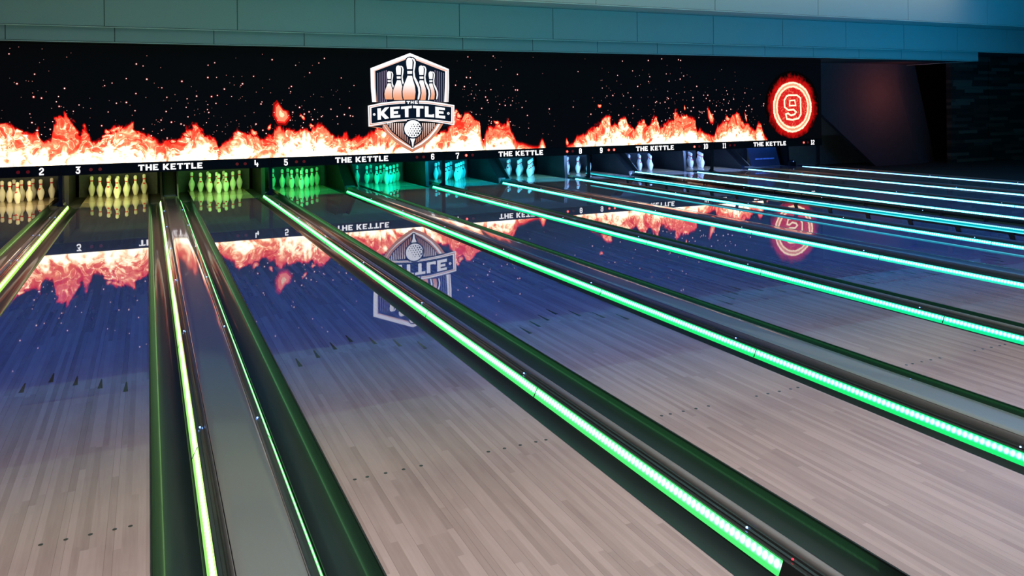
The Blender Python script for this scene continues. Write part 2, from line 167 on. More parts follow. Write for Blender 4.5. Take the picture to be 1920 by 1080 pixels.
# ---------------------------------------------------------------- helpers
class MB:
    def __init__(s): s.v = []; s.f = []; s.m = []
    def poly(s, pts, mi=0):
        b = len(s.v); s.v += [tuple(p) for p in pts]; s.f.append(tuple(range(b, b+len(pts)))); s.m.append(mi)
    def box(s, x0, x1, y0, y1, z0, z1, mi=0):
        b = len(s.v)
        s.v += [(x, y, z) for z in (z0, z1) for y in (y0, y1) for x in (x0, x1)]
        for f in ((0,2,3,1),(4,5,7,6),(0,1,5,4),(2,6,7,3),(0,4,6,2),(1,3,7,5)):
            s.f.append(tuple(b+i for i in f)); s.m.append(mi)
    def prism(s, pts, y0, y1, mi=0, caps=True, closed=True):
        """profile pts (x,z) swept along Y"""
        n = len(pts); b = len(s.v)
        s.v += [(x, y0, z) for x, z in pts] + [(x, y1, z) for x, z in pts]
        for i in range(n if closed else n-1):
            j = (i+1) % n; s.f.append((b+i, b+j, b+n+j, b+n+i)); s.m.append(mi)
        if caps and closed:
            s.f.append(tuple(b+i for i in range(n))[::-1]); s.f.append(tuple(b+n+i for i in range(n))); s.m += [mi, mi]
    def prismx(s, pts, x0, x1, mi=0):
        """profile pts (y,z) swept along X"""
        n = len(pts); b = len(s.v)
        s.v += [(x0, y, z) for y, z in pts] + [(x1, y, z) for y, z in pts]
        for i in range(n):
            j = (i+1) % n; s.f.append((b+i, b+j, b+n+j, b+n+i)); s.m.append(mi)
        s.f.append(tuple(b+i for i in range(n))[::-1]); s.f.append(tuple(b+n+i for i in range(n))); s.m += [mi, mi]
    def plate(s, pts, y, t, mi=0):
        """flat outline pts (x,z) facing -Y at y, thickness t behind"""
        n = len(pts); b = len(s.v)
        s.v += [(x, y, z) for x, z in pts] + [(x, y+t, z) for x, z in pts]
        s.f.append(tuple(b+i for i in range(n))); s.f.append(tuple(b+n+i for i in range(n))[::-1]); s.m += [mi, mi]
        for i in range(n):
            j = (i+1) % n; s.f.append((b+i, b+j, b+n+j, b+n+i)); s.m.append(mi)
    def cyl(s, cx, cy, cz, r, n, ax, h, mi=0):
        pts = [(r*math.cos(2*PI*i/n), r*math.sin(2*PI*i/n)) for i in range(n)]
        b = len(s.v)
        for d in (0, h):
            for p, q in pts:
                s.v.append((cx+p, cy+d, cz+q) if ax == 'y' else (cx+p, cy+q, cz+d))
        for i in range(n):
            j = (i+1) % n; s.f.append((b+i, b+j, b+n+j, b+n+i)); s.m.append(mi)
        s.f.append(tuple(b+i for i in range(n))[::-1]); s.f.append(tuple(b+n+i for i in range(n))); s.m += [mi, mi]
    def build(s, name, mats, parent=None, smooth=False, bevel=0, fix=True):
        me = bpy.data.meshes.new(name); me.from_pydata(s.v, [], s.f)
        if not isinstance(mats, (list, tuple)): mats = [mats]
        for m in mats: me.materials.append(m)
        me.polygons.foreach_set('material_index', s.m)
        if fix:
            bm = bmesh.new(); bm.from_mesh(me); bmesh.ops.recalc_face_normals(bm, faces=bm.faces); bm.to_mesh(me); bm.free()
        if smooth:
            me.polygons.foreach_set('use_smooth', [True]*len(me.polygons))
        o = bpy.data.objects.new(name, me); C.objects.link(o)
        if bevel:
            b = o.modifiers.new('edge', 'BEVEL'); b.width = bevel; b.segments = 2; b.limit_method = 'ANGLE'
        if parent: o.parent = parent
        return o
PI = math.pi
def tag(o, label, cat, group=None, kind=None):
    o['label'] = label; o['category'] = cat
    if group: o['group'] = group
    if kind: o['kind'] = kind
    return o
def struct(o): o['kind'] = 'structure'; return o
def empty(name, loc, label, cat, group=None):
    o = bpy.data.objects.new(name, None); C.objects.link(o); o.location = loc; o.empty_display_size = .1
    return tag(o, label, cat, group)
def smooth_by_angle(o, deg=35):
    me = o.data; me.polygons.foreach_set('use_smooth', [True]*len(me.polygons)); me.set_sharp_from_angle(angle=math.radians(deg))
    return o

# ---------------------------------------------------------------- materials
class NT:
    def __init__(s, name):
        s.m = bpy.data.materials.new(name); s.m.use_nodes = True; s.t = s.m.node_tree; s.t.nodes.clear()
        s.out = s.n('ShaderNodeOutputMaterial')
    def n(s, t, **k):
        x = s.t.nodes.new(t)
        for a, b in k.items(): setattr(x, a, b)
        return x
    def l(s, a, b): s.t.links.new(a, b)
    def put(s, sock, v):
        if isinstance(v, bpy.types.NodeSocket): s.l(v, sock)
        else: sock.default_value = v
    def math(s, op, a, b=0.0, c=0.0, clamp=False):
        x = s.n('ShaderNodeMath', operation=op, use_clamp=clamp); s.put(x.inputs[0], a); s.put(x.inputs[1], b); s.put(x.inputs[2], c); return x.outputs[0]
    def xyz(s, kind='Object'):
        tc = s.n('ShaderNodeTexCoord'); sp = s.n('ShaderNodeSeparateXYZ'); s.l(tc.outputs[kind], sp.inputs[0]); return sp.outputs
    def comb(s, x, y, z):
        c = s.n('ShaderNodeCombineXYZ'); s.put(c.inputs[0], x); s.put(c.inputs[1], y); s.put(c.inputs[2], z); return c.outputs[0]
    def noise(s, vec, scale, detail=3, rough=.5, dist=0):
        x = s.n('ShaderNodeTexNoise'); s.l(vec, x.inputs['Vector']); x.inputs['Scale'].default_value = scale
        x.inputs['Detail'].default_value = detail; x.inputs['Roughness'].default_value = rough; x.inputs['Distortion'].default_value = dist; return x.outputs['Fac']
    def white(s, vec):
        x = s.n('ShaderNodeTexWhiteNoise', noise_dimensions='3D'); s.l(vec, x.inputs['Vector']); return x.outputs['Value']
    def step(s, v, a, b, c=0.0, d=1.0):
        x = s.n('ShaderNodeMapRange', interpolation_type='SMOOTHSTEP'); s.put(x.inputs[0], v); s.put(x.inputs[1], a); s.put(x.inputs[2], b); s.put(x.inputs[3], c); s.put(x.inputs[4], d); return x.outputs[0]
    def ramp(s, v, stops, mode='LINEAR'):
        x = s.n('ShaderNodeValToRGB'); s.put(x.inputs[0], v); cr = x.color_ramp; cr.interpolation = mode
        while len(cr.elements) > 1: cr.elements.remove(cr.elements[-1])
        cr.elements[0].position = stops[0][0]; cr.elements[0].color = (*stops[0][1], 1)
        for p, c in stops[1:]:
            e = cr.elements.new(p); e.color = (*c, 1)
        return x.outputs[0]
    def mix(s, f, a, b, mode='MIX'):
        x = s.n('ShaderNodeMix', data_type='RGBA', blend_type=mode); s.put(x.inputs[0], f)
        for k, v in ((6, a), (7, b)):
            s.put(x.inputs[k], v if isinstance(v, bpy.types.NodeSocket) else (*v, 1))
        return x.outputs[2]
    def pbr(s, col, rough=.5, metal=0, coat=0, coat_r=.05, spec=.5, normal=None):
        p = s.n('ShaderNodeBsdfPrincipled')
        s.put(p.inputs['Base Color'], col if isinstance(col, bpy.types.NodeSocket) else (*col, 1))
        s.put(p.inputs['Roughness'], rough); p.inputs['Metallic'].default_value = metal
        p.inputs['Coat Weight'].default_value = coat; p.inputs['Coat Roughness'].default_value = coat_r
        p.inputs['Specular IOR Level'].default_value = spec
        if normal: s.l(normal, p.inputs['Normal'])
        s.l(p.outputs[0], s.out.inputs[0]); return s.m
    def emit(s, col, strength=1.0):
        e = s.n('ShaderNodeEmission'); s.put(e.inputs[0], col if isinstance(col, bpy.types.NodeSocket) else (*col, 1)); s.put(e.inputs[1], strength)
        s.l(e.outputs[0], s.out.inputs[0]); return s.m
    def bump(s, h, dist=.001, strength=1):
        b = s.n('ShaderNodeBump'); b.inputs['Strength'].default_value = strength; b.inputs['Distance'].default_value = dist; s.l(h, b.inputs['Height']); return b.outputs[0]
def plain(name, col, rough=.5, metal=0, coat=0, spec=.5, var=.15, scale=8):
    t = NT(name); tc = t.n('ShaderNodeTexCoord'); n = t.noise(tc.outputs['Object'], scale, 4)
    c = t.mix(n, tuple(x*(1-var) for x in col), tuple(min(1, x*(1+var)) for x in col))
    return t.pbr(c, rough, metal, coat, spec=spec)
def glow(name, col, s): return NT(name).emit(col, s)

def wood_lane():
    t = NT('lane_wood'); x, y, z = t.xyz()
    bx = t.math('DIVIDE', x, .02703); bi = t.math('FLOOR', bx)
    r1 = t.white(t.comb(bi, 3.1, 0))
    seg = t.math('FLOOR', t.math('DIVIDE', t.math('ADD', y, t.math('MULTIPLY', r1, 5.0)), t.math('ADD', .75, t.math('MULTIPLY', r1, .7))))
    oi = t.n('ShaderNodeObjectInfo')
    r2 = t.white(t.comb(bi, seg, oi.outputs['Random']))
    wide = t.math('FLOOR', t.math('DIVIDE', bx, 3.0)); r3 = t.white(t.comb(wide, t.math('FLOOR', t.math('DIVIDE', t.math('ADD', y, t.math('MULTIPLY', t.white(t.comb(wide, 1.0, 0)), 3)), 1.3)), oi.outputs['Random']))
    grain = t.noise(t.comb(t.math('MULTIPLY', x, 40.0), t.math('MULTIPLY', y, 1.6), t.math('MULTIPLY', r2, 9)), 3, 5, .6)
    blotch = t.noise(t.comb(t.math('MULTIPLY', x, 6), t.math('MULTIPLY', y, 2.0), r2), 2.2, 3)
    v = t.math('ADD', t.math('MULTIPLY', r2, .38), t.math('ADD', t.math('MULTIPLY', grain, .32), t.math('MULTIPLY', blotch, .30)))
    v = t.math('ADD', v, t.math('MULTIPLY', t.math('SUBTRACT', r3, .5), .08))
    c = t.ramp(v, [(0.1, (.175, .130, .110)), (.4, (.235, .182, .158)), (.65, (.285, .228, .200)), (1, (.345, .283, .25))])
    fr = t.math('FRACT', bx); edge = t.math('MINIMUM', fr, t.math('SUBTRACT', 1.0, fr))
    every = t.math('LESS_THAN', t.white(t.comb(bi, 7.7, 0)), .46)
    line = t.math('MULTIPLY', t.math('MULTIPLY', t.step(fr, .0, .09, 1, 0), every), .8)
    c = t.mix(line, c, (.11, .075, .06))
    hgt = t.math('ADD', t.math('MULTIPLY', r2, .25), t.math('MULTIPLY', t.noise(t.comb(t.math('MULTIPLY', x, 5), y, 0), 3, 2), .5))
    m = t.pbr(c, .5, 0, 1.0, .014, .0)
    t.m.node_tree.nodes['Principled BSDF'].inputs['Coat IOR'].default_value = 1.85
    return m
M = {}
M['wood'] = wood_lane()
M['mark'] = plain('lane_marking', (.012, .009, .012), .2, coat=1)
M['deck'] = plain('pin_deck_maple', (.55, .40, .24), .25, coat=.6, var=.1)
M['gutter'] = plain('gutter_plastic', (.009, .017, .016), .42, coat=.2, spec=.25, var=.25, scale=3)
M['black'] = plain('black_plastic', (.010, .011, .011), .35)
M['housing'] = plain('bumper_housing', (.012, .014, .014), .28, coat=.6)
M['rail'] = plain('grey_rail', (.14, .145, .138), .35, metal=.2)
def cap_material():
    t = NT('capping_grey'); tc = t.n('ShaderNodeTexCoord'); mp = t.n('ShaderNodeMapping'); mp.inputs['Scale'].default_value = (6, 1.3, 1); t.l(tc.outputs['Object'], mp.inputs[0])
    n = t.noise(mp.outputs[0], 4, 3); f = t.noise(tc.outputs['Object'], 260, 2)
    c = t.mix(f, (.105, .118, .108), (.135, .148, .138))
    return t.pbr(c, .30, 0, 1.0, .05, .5, normal=t.bump(n, .0012, .5))
M['cap'] = cap_material()
M['chrome'] = plain('chrome', (.6, .6, .6), .15, metal=1)
M['machine'] = plain('machine_black', (.009, .011, .012), .4, coat=.05, spec=.35, var=.3)
M['post'] = plain('post_black', (.008, .008, .009), .5, spec=.3)
M['curtain'] = plain('pit_curtain', (.035, .045, .055), .7, var=.5, scale=14)
M['pitfloor'] = plain('pit_floor', (.02, .02, .02), .8)
M['fascia'] = plain('masking_fascia', (.004, .004, .004), .5, spec=.15)
M['letters'] = glow('sign_white', (1, .98, 1), 1.5)
M['lamp_on'] = glow('ball_lamp_lit', (1, .07, .045), 1.6)
M['lamp_core'] = glow('ball_lamp_core', (1, .25, .2), 2.0)
M['lamp_off'] = plain('ball_lamp_dark', (.22, .008, .008), .3)
M['lamp_off'].node_tree.nodes['Principled BSDF'].inputs['Emission Color'].default_value = (1, .03, .02, 1)
M['lamp_off'].node_tree.nodes['Principled BSDF'].inputs['Emission Strength'].default_value = .06
M['pin'] = plain('pin_white', (.82, .80, .76), .22, coat=.6, var=.03)
M['pinred'] = plain('pin_red', (.75, .03, .035), .3, coat=.5, var=.05)
M['cord'] = plain('lift_cord', (.02, .02, .02), .8)
M['blueled'] = glow('indicator_blue', (.2, .4, 1), 5)
M['redled'] = glow('indicator_red', (1, .03, .05), 3)
def panel_mat():
    t = NT('acoustic_panel'); tc = t.n('ShaderNodeTexCoord'); n = t.noise(tc.outputs['Object'], 90, 4); n2 = t.noise(tc.outputs['Object'], 1.3, 3)
    c = t.mix(n, (.40, .42, .40), (.52, .54, .52)); c = t.mix(t.math('MULTIPLY', n2, .3), c, (.36, .38, .37))
    return t.pbr(c, .9, normal=t.bump(n, .002, .4))
M['panel'] = panel_mat()
M['joint'] = plain('panel_joint', (.10, .11, .10), .9)
M['trim'] = plain('edge_trim', (.75, .72, .66), .5)
M['dark_wall'] = plain('dark_paint', (.045, .045, .05), .9)
M['olive_wall'] = plain('olive_paint', (.30, .29, .22), .9)
M['slab'] = plain('feature_wall_paint', (.075, .07, .075), .85)
M['slab_side'] = plain('feature_wall_return', (.09, .09, .10), .85)
M['carpet'] = plain('dark_carpet', (.02, .02, .024), .95, var=.4, scale=60)
M['ceil'] = plain('ceiling_light', (.55, .54, .52), .95)
def plank_wall():
    t = NT('reclaimed_planks'); x, y, z = t.xyz()
    row = t.math('FLOOR', t.math('DIVIDE', z, .095)); rr = t.white(t.comb(row, 2.2, 0))
    seg = t.math('FLOOR', t.math('DIVIDE', t.math('ADD', x, t.math('MULTIPLY', rr, 3)), .85)); v = t.white(t.comb(row, seg, 4.0))
    g = t.noise(t.comb(t.math('MULTIPLY', x, 2), 0.0, t.math('MULTIPLY', z, 30)), 3, 4)
    c = t.ramp(t.math('ADD', t.math('MULTIPLY', t.math('POWER', v, 2.2), .85), t.math('MULTIPLY', g, .22)), [(0, (.02, .018, .018)), (.45, (.070, .050, .040)), (1, (.20, .155, .125))])
    return t.pbr(c, .85)
M['planks'] = plank_wall()
M['pindeck_on'] = None

# LED strip colours, one per divider face (edge tint, core tint)
def led_mat(i, col, k=1.0):
    t = NT('led_strip_light'); x, y, z = t.xyz()
    fr = t.math('FRACT', t.math('DIVIDE', y, .029)); d = t.math('ABSOLUTE', t.math('SUBTRACT', fr, .5))
    zc = t.math('ABSOLUTE', t.math('SUBTRACT', z, -.0125))
    rr = t.math('ADD', t.math('POWER', t.math('MULTIPLY', d, 2.0), 2.0), t.math('POWER', t.math('DIVIDE', zc, .0150), 2.0))
    dot = t.step(rr, 1.35, .0)
    core = tuple(.17+.83*c for c in col)
    row = t.step(zc, .016, .0)
    c = t.mix(t.math('MAXIMUM', dot, t.math('MULTIPLY', row, .75)), tuple(col), core)
    edge = t.step(zc, .010, .020, 1, .55)
    s = t.math('MULTIPLY', t.math('ADD', 2.3, t.math('MULTIPLY', dot, 3.8)), t.math('MULTIPLY', edge, k))
    return t.emit(c, s)
def diff_mat(i, col):
    return glow('led_diffuser_light', tuple(c*.85 for c in col), 1.1)

# ---------------------------------------------------------------- plan of the lanes (metres, x to the right, y towards the pins)
PITCH = 3.368
LC = {}
for n in range(1, 13):
    LC[n] = (-.537 + PITCH*((n-3)//2)) if n % 2 else (1.248 + PITCH*((n-4)//2))
HW = .527; Y0 = 1.2; YE = 16.0; YB = 17.65
WORD = {1:'one',2:'two',3:'three',4:'four',5:'five',6:'six',7:'seven',8:'eight',9:'nine',10:'ten',11:'eleven',12:'twelve'}

# ---------------------------------------------------------------- room
b = MB(); b.box(-14, 30, -8, 19, -.32, -.22); struct(b.build('floor', M['carpet']))
b = MB(); b.box(-14, 30, -8, Y0-.01, -.22, -.005); struct(b.build('floor', M['deck']))
b = MB(); b.box(-14, 30, 18.6, 18.8, -.3, 5.5); struct(b.build('wall_back', M['dark_wall']))
b = MB(); b.box(-14.2, -14, -8, 18.8, -.3, 5.5); struct(b.build('wall_left', M['dark_wall']))
b = MB(); b.box(-14, 30, -8.2, -8, -.3, 5.5); struct(b.build('wall_front', M['dark_wall']))
b = MB(); b.box(30, 30.2, -8.2, 18.8, -.3, 5.5); struct(b.build('wall_right', M['dark_wall']))
b = MB(); b.box(-14, 30, -8, 13.8, 5.2, 5.4); struct(b.build('ceiling', M['ceil']))
b = MB(); b.box(-14, 20.95, 14.62, 18.6, 2.76, 2.86); b.box(20.95, 30, 14.62, 18.6, 3.0, 3.1)
struct(b.build('ceiling', M['dark_wall']))
def stepped_face(name, y, z0, z1, x0, x1, xj, w_, th=.03):
    """vertical row of acoustic boards with open joints over a dark backing"""
    b = MB(); k = math.floor((x0-xj)/w_); x = xj + k*w_
    while x < x1:
        a, c = max(x+.007, x0), min(x+w_-.007, x1)
        if c-a > .02: b.box(a, c, y, y+th, z0+.022, z1-.006, 0)
        x += w_
    b.box(x0, x1, y+.012, y+th+.02, z0+.004, z1, 1)
    b.box(x0, x1, y-.006, y+.02, z0, z0+.012, 2)
    struct(b.build(name, [M['panel'], M['joint'], M['trim']]))
stepped_face('trim_1', 14.60, 2.742, 3.0, -14, 20.95, -.482, 1.534)
stepped_face('trim_2', 14.48, 2.982, 3.64, -14, 30, -.626, 2.056)
stepped_face('trim_3', 13.80, 3.645, 5.2, -14, 30, -.745, 2.99)
b = MB(); x = -.626-2.056*7
while x < 30:
    b.box(x+.007, x+2.049, 13.82, 14.5, 3.64, 3.66, 0); x += 2.056
b.box(-14, 30, 13.84, 14.5, 3.65, 3.70, 1)
struct(b.build('trim_4', [M['panel'], M['joint']]))
b = MB(); b.box(20.93, 20.95, 14.62, 18.6, 2.742, 3.0); struct(b.build('trim_5', M['panel']))

def at(u_r, s, Y): return (u_r*Y, H+s*Y)
# feature walls on the right of the last lane
def facet(name, pts, mat, th=.12):
    """pts: list of (x,y,z); extruded backwards"""
    b = MB(); n = len(pts); b.v += [tuple(p) for p in pts] + [(x, y+th, z) for x, y, z in pts]
    b.f.append(tuple(range(n))); b.f.append(tuple(range(n, 2*n))[::-1]); b.m += [0, 0]
    for i in range(n):
        j = (i+1) % n; b.f.append((i, j, n+j, n+i)); b.m.append(0)
    return struct(b.build(name, mat))
Ys = 16.6
def P(r, z, Y): return (r*Y, Y, z)
b = MB(); b.box(14.0, 21.0, 17.9, 18.0, -.25, 2.78); struct(b.build('wall_alcove', M['olive_wall']))
facet('wall_feature', [P(1.00, 2.76, Ys), P(1.00, 1.45, Ys), P(1.036, 1.30, Ys), P(1.16, -.22, Ys), P(1.272, -.22, Ys), P(1.218, 2.2, Ys), P(1.218, 2.76, Ys)], M['slab'])
facet('wall_return', [P(1.218, 2.76, Ys), P(1.218, 2.2, Ys), P(1.272, -.22, Ys), P(1.312, -.22, Ys+.55), P(1.262, 2.76, Ys+.55)], M['slab_side'], .1)
b = MB(); b.box(1.357*16.1, 1.4625*16.1, 16.1, 16.25, -.25, 3.0); b.box(1.4665*16.1, 30, 16.1, 16.25, -.25, 3.0)
struct(b.build('wall_planks', M['planks']))

# ---------------------------------------------------------------- lanes
def octo(cx, cy, r, n=10): return [(cx+r*math.cos(2*PI*i/n), cy+r*math.sin(2*PI*i/n)) for i in range(n)]
lane_bm = MB()
lane_bm.box(-HW, HW, Y0, YE, -.05, 0, 0)
mk = MB()
for s in (-1, 1):
    for bd in (3, 5, 8, 11, 14):
        x = s*(HW-(bd-.5)*.02703)
        mk.poly([(px, py, .0006) for px, py in octo(x, 3.377, .0085)])
for k in range(-3, 4):
    x = k*5*.02703; y = 5.48 - abs(k)*.125
    mk.poly([(x-.013, y-.09, .0006), (x+.013, y-.09, .0006), (x+.003, y+.09, .0006), (x-.003, y+.09, .0006)])
deck_bm = MB(); deck_bm.box(-HW, HW, YE+.015, YE+1.6, -.05, 0, 0)
rim = MB(); rim.box(-HW-.006, -HW, Y0, YE, -.05, -.001); rim.box(HW, HW+.006, Y0, YE, -.05, -.001)
lane_side = {2:'lane with two pairs of glowing strips at its far edge, marked by the numeral two above'}
proto = None
LW = {2: 'maple bowling lane below the numeral two, ending at cream-lit pins',
      3: 'maple bowling lane below the numeral three, ending at yellow-lit pins',
      4: 'maple bowling lane below the numeral four, ending at pale green-lit pins',
      5: 'maple bowling lane below the numeral five, ending at deep green-lit pins',
      6: 'maple bowling lane below the numeral six, ending at teal-lit pins',
      7: 'maple bowling lane below the numeral seven, ending at cyan-lit pins',
      8: 'maple bowling lane below the numeral eight, ending at cyan pins beside a leaning post',
      9: 'maple bowling lane below the numeral nine, between two raised bumper rails',
      10: 'maple bowling lane below the numeral ten, ending at one visible white-blue pin column',
      11: 'maple bowling lane below the numeral eleven, ending at two visible blue-lit pins',
      12: 'last maple bowling lane below the numeral twelve, ending at a dark sweep guard'}
for n in range(2, 13):
    if proto is None:
        o = empty('bowling_lane', (LC[n], 0, 0), LW[n], 'bowling lane', 'bowling lanes side by side')
        proto = [o, lane_bm.build('lane_surface', M['wood'], o), mk.build('aiming_marks', M['mark'], o), deck_bm.build('pin_deck', M['deck'], o), rim.build('edge_rim', M['black'], o)]
    else:
        o = proto[0].copy(); C.objects.link(o); o.location = (LC[n], 0, 0); o['label'] = LW[n]
        for ch in proto[1:]:
            c = ch.copy(); C.objects.link(c); c.parent = o

# ---------------------------------------------------------------- gutters
gp = [(0, -.008), (.004, -.03), (.018, -.062), (.045, -.086), (.082, -.095), (.12, -.088), (.145, -.070), (.158, -.052), (.163, -.045), (.1655, -.047), (.1655, -.058)]
gp_low = [(x, z-.006) for x, z in gp][::-1]
def gutter_mesh(sign):
    b = MB(); b.prism([(sign*x, z) for x, z in gp] + [(sign*x, z) for x, z in gp_low[:-1]] + [(0, -.02)], Y0, YE-.1)
    o = b.build('gutter', M['gutter']); return smooth_by_angle(o, 50)
gR = gL = None
for n in range(2, 13):
    for s in (-1, 1):
        side = 'left' if s < 0 else 'right'
        src = gL if s < 0 else gR
        if src is None:
            o = gutter_mesh(s)
            if s < 0: gL = o
            else: gR = o
        else:
            o = src.copy(); C.objects.link(o)
        o.location = (LC[n]+s*(HW+.007), 0, 0)
        tag(o, f'glossy dark gutter channel along the {side} edge of lane {WORD[n]}', 'gutter', 'gutters beside the lanes')

# ---------------------------------------------------------------- dividers with LED strips
LED = {(2,'R'):(.52,1,.17),(3,'L'):(.52,1,.17),(3,'R'):(.42,1,.22),(4,'L'):(.22,1,.28),(4,'R'):(.10,1,.22),(5,'L'):(.10,1,.22),
       (5,'R'):(.02,1,.22),(6,'L'):(.02,1,.22),(6,'R'):(.01,.95,.36),(7,'L'):(.01,.95,.36),(7,'R'):(.03,.95,.62),(8,'L'):(.03,.95,.62),
       (8,'R'):(.02,.78,.80),(9,'L'):(.01,.68,.78),(9,'R'):(.05,.75,.9),(10,'L'):(.05,.75,.9),(10,'R'):(.06,.66,1),(11,'L'):(.06,.66,1),
       (11,'R'):(.07,.60,1),(12,'L'):(.07,.6,1),(12,'R'):(.05,.42,1)}
YL0, YL1 = 2.11, 15.6
def strip_profile(sign, x0, dz=0):
    return [(x0+sign*t, z+dz) for t, z in ((.181, -.045), (.188, -.029), (.193, -.019), (.199, -.006), (.205, .004))]
def led_strip(key, sign, x0, parent, dz=0):
    col = LED[key]; pr = strip_profile(sign, x0)
    b = MB()
    back = [(x+sign*.006, z-.004) for x, z in pr]
    b.prism(pr[1:]+back[1:][::-1], YL0, YL1)
    o = b.build('led_strip', led_mat(0, col, 1.0 if sign > 0 else .62), parent); o.location.z = dz
    b = MB(); b.prism(pr[:2]+back[:2][::-1], YL0, YL1)
    d = b.build('led_diffuser', diff_mat(0, col), parent); d.location.z = dz
    b = MB()
    y = YL0 + 1.9
    while y < YL1:   # the dark seams between strip segments
        b.prism([(x-sign*.0015, z+.001) for x, z in pr]+[(x+sign*.002, z) for x, z in pr][::-1], y, y+.007); y += 1.92
    s = b.build('segment_seams', M['black'], parent); s.location.z = dz
    return o
def housing(sign, x0, parent, led=True):
    tt = [(.1735, -.10), (.1735, -.058), (.179, -.058), (.187, -.047), (.193, -.030), (.204, -.008), (.2095, .003), (.2075, .0075), (.211, .010), (.224, .008), (.226, .013), (.236, .015), (.240, .022), (.246, .024), (.246, -.10)]
    b = MB(); b.prism([(x0+sign*t, z) for t, z in tt], Y0, YE-.22)
    # near-end block where the strip stops
    b.prism([(x0+sign*t, z) for t, z in ((.178, -.056), (.183, -.042), (.190, -.026), (.205, .008), (.211, .0105), (.211, -.03))], YL0-.42, YL0)
    return b.build('bumper_housing', M['housing'], parent)
def indicator(sign, x0, parent, first=[None]):
    out = []
    for k in range(7):
        y = 2.32+1.92*k
        b = first[0]
        if b is None:
            mb = MB(); mb.cyl(0, 0, 0, .0042, 8, 'z', .005); b = mb.build('indicator_light', M['blueled'], parent); first[0] = b
            o = b
        else:
            o = b.copy(); C.objects.link(o); o.parent = parent
        o.location = (x0+sign*.2285, y, .0135)
RIBS = {'2|3':'narrow black lane divider left of lane three with one green strip, ending below the numeral three'}
DL = {2:'narrow lane divider with green strips between lanes two and three',
      3:'wide grey-capped lane divider with two green strips between lanes three and four',
      4:'narrow lane divider with bright green strip and grey ridge between lanes four and five',
      5:'wide grey-capped lane divider with a green strip between lanes five and six',
      6:'narrow lane divider with a sea-green strip between lanes six and seven',
      7:'wide grey-capped lane divider with an aqua strip between lanes seven and eight',
      8:'narrow lane divider with a cyan strip beside the raised bumper, between lanes eight and nine',
      9:'wide lane divider with a raised cyan strip between lanes nine and ten',
      10:'narrow lane divider with a pale blue strip between lanes ten and eleven',
      11:'wide lane divider with a light blue strip between lanes eleven and twelve',
      12:'outermost lane divider with a blue strip beyond lane twelve, next to the dark walls'}
for n in range(2, 13):
    xa = LC[n]+HW; wide = (n % 2 == 1)
    xb = (LC[n+1]-HW) if n < 12 else xa+.529
    xc = (xa+xb)/2
    D = empty('lane_divider', (0, 0, 0), DL[n], 'lane divider', 'lane dividers with light strips')
    housing(1, xa, D); raisedR = (n == 9); raisedL = (n == 8)
    led_strip((n, 'R'), 1, xa, D, .085 if raisedR else 0)
    indicator(1, xa, D)
    if n < 12:
        housing(-1, xb, D)
        if not raisedL: led_strip((n+1, 'L'), -1, xb, D)
        indicator(-1, xb, D)
    if raisedR:     # lifted bumper rail under the strip
        b = MB(); b.prism([(xa+t, z) for t, z in ((.176, .03), (.178, .042), (.187, .055), (.208, .092), (.214, .092), (.214, .03))], YL0, YL1)
        b.build('bumper_rail', M['housing'], D)
        for k in range(19):
            y = 2.45+k*.662
            b = MB(); b.prism([(xa+.166, -.035), (xa+.18, -.04), (xa+.184, .045), (xa+.172, .045)], y, y+.022)
            b.build('bumper_arm', M['black'], D)
    if wide:
        for s, x0 in ((1, xa), (-1, xb)):
            b = MB(); b.prism([(x0+s*t, z) for t, z in ((.2465, -.05), (.2465, .030), (.2480, .040), (.2505, .050), (.2535, .055), (.2555, .054), (.2555, -.05))], Y0, YE-.2)
            smooth_by_angle(b.build('side_rail', M['rail'], D), 60)
        b = MB(); hw = xc-(xa+.2585)
        b.prism([(xc-hw, .02), (xc-hw, .056), (xc-hw+.004, .0595), (xc-hw*.6, .061), (xc, .0615), (xc+hw*.6, .061), (xc+hw-.004, .0595), (xc+hw, .056), (xc+hw, .02)], Y0, YE-.35)
        smooth_by_angle(b.build('divider_cap', M['cap'], D), 40)
        b = MB(); b.box(xa+.24, xb-.24, Y0, YE-.3, -.2, .02); b.build('divider_core', M['black'], D)
        b = MB(); b.prism([(xc-hw, .02), (xc-hw, .058), (xc, .064), (xc+hw, .058), (xc+hw, .02)], YE-.35, YE-.32); b.build('cap_end_trim', M['rail'], D)
    else:
        b = MB(); b.prism([(xa+.2465, -.1), (xa+.2465, .028), (xa+.249, .037), (xa+.255, .043), (xc, .0455), (xb-.255, .043), (xb-.249, .037), (xb-.2465, .028), (xb-.2465, -.1)], Y0, YE-.2)
        smooth_by_angle(b.build('ridge_rail', M['rail'], D), 40)
    b = MB(); b.cyl(xa+.2285, 2.09, .0135, .004, 8, 'z', .004); b.build('red_indicator', M['redled'], D)
    # plinth that carries the divider
    b = MB(); b.box(xa+.182, (xb-.182) if n < 12 else xb-.2, Y0, YE-.25, -.22, -.10); b.build('plinth', M['black'], D)

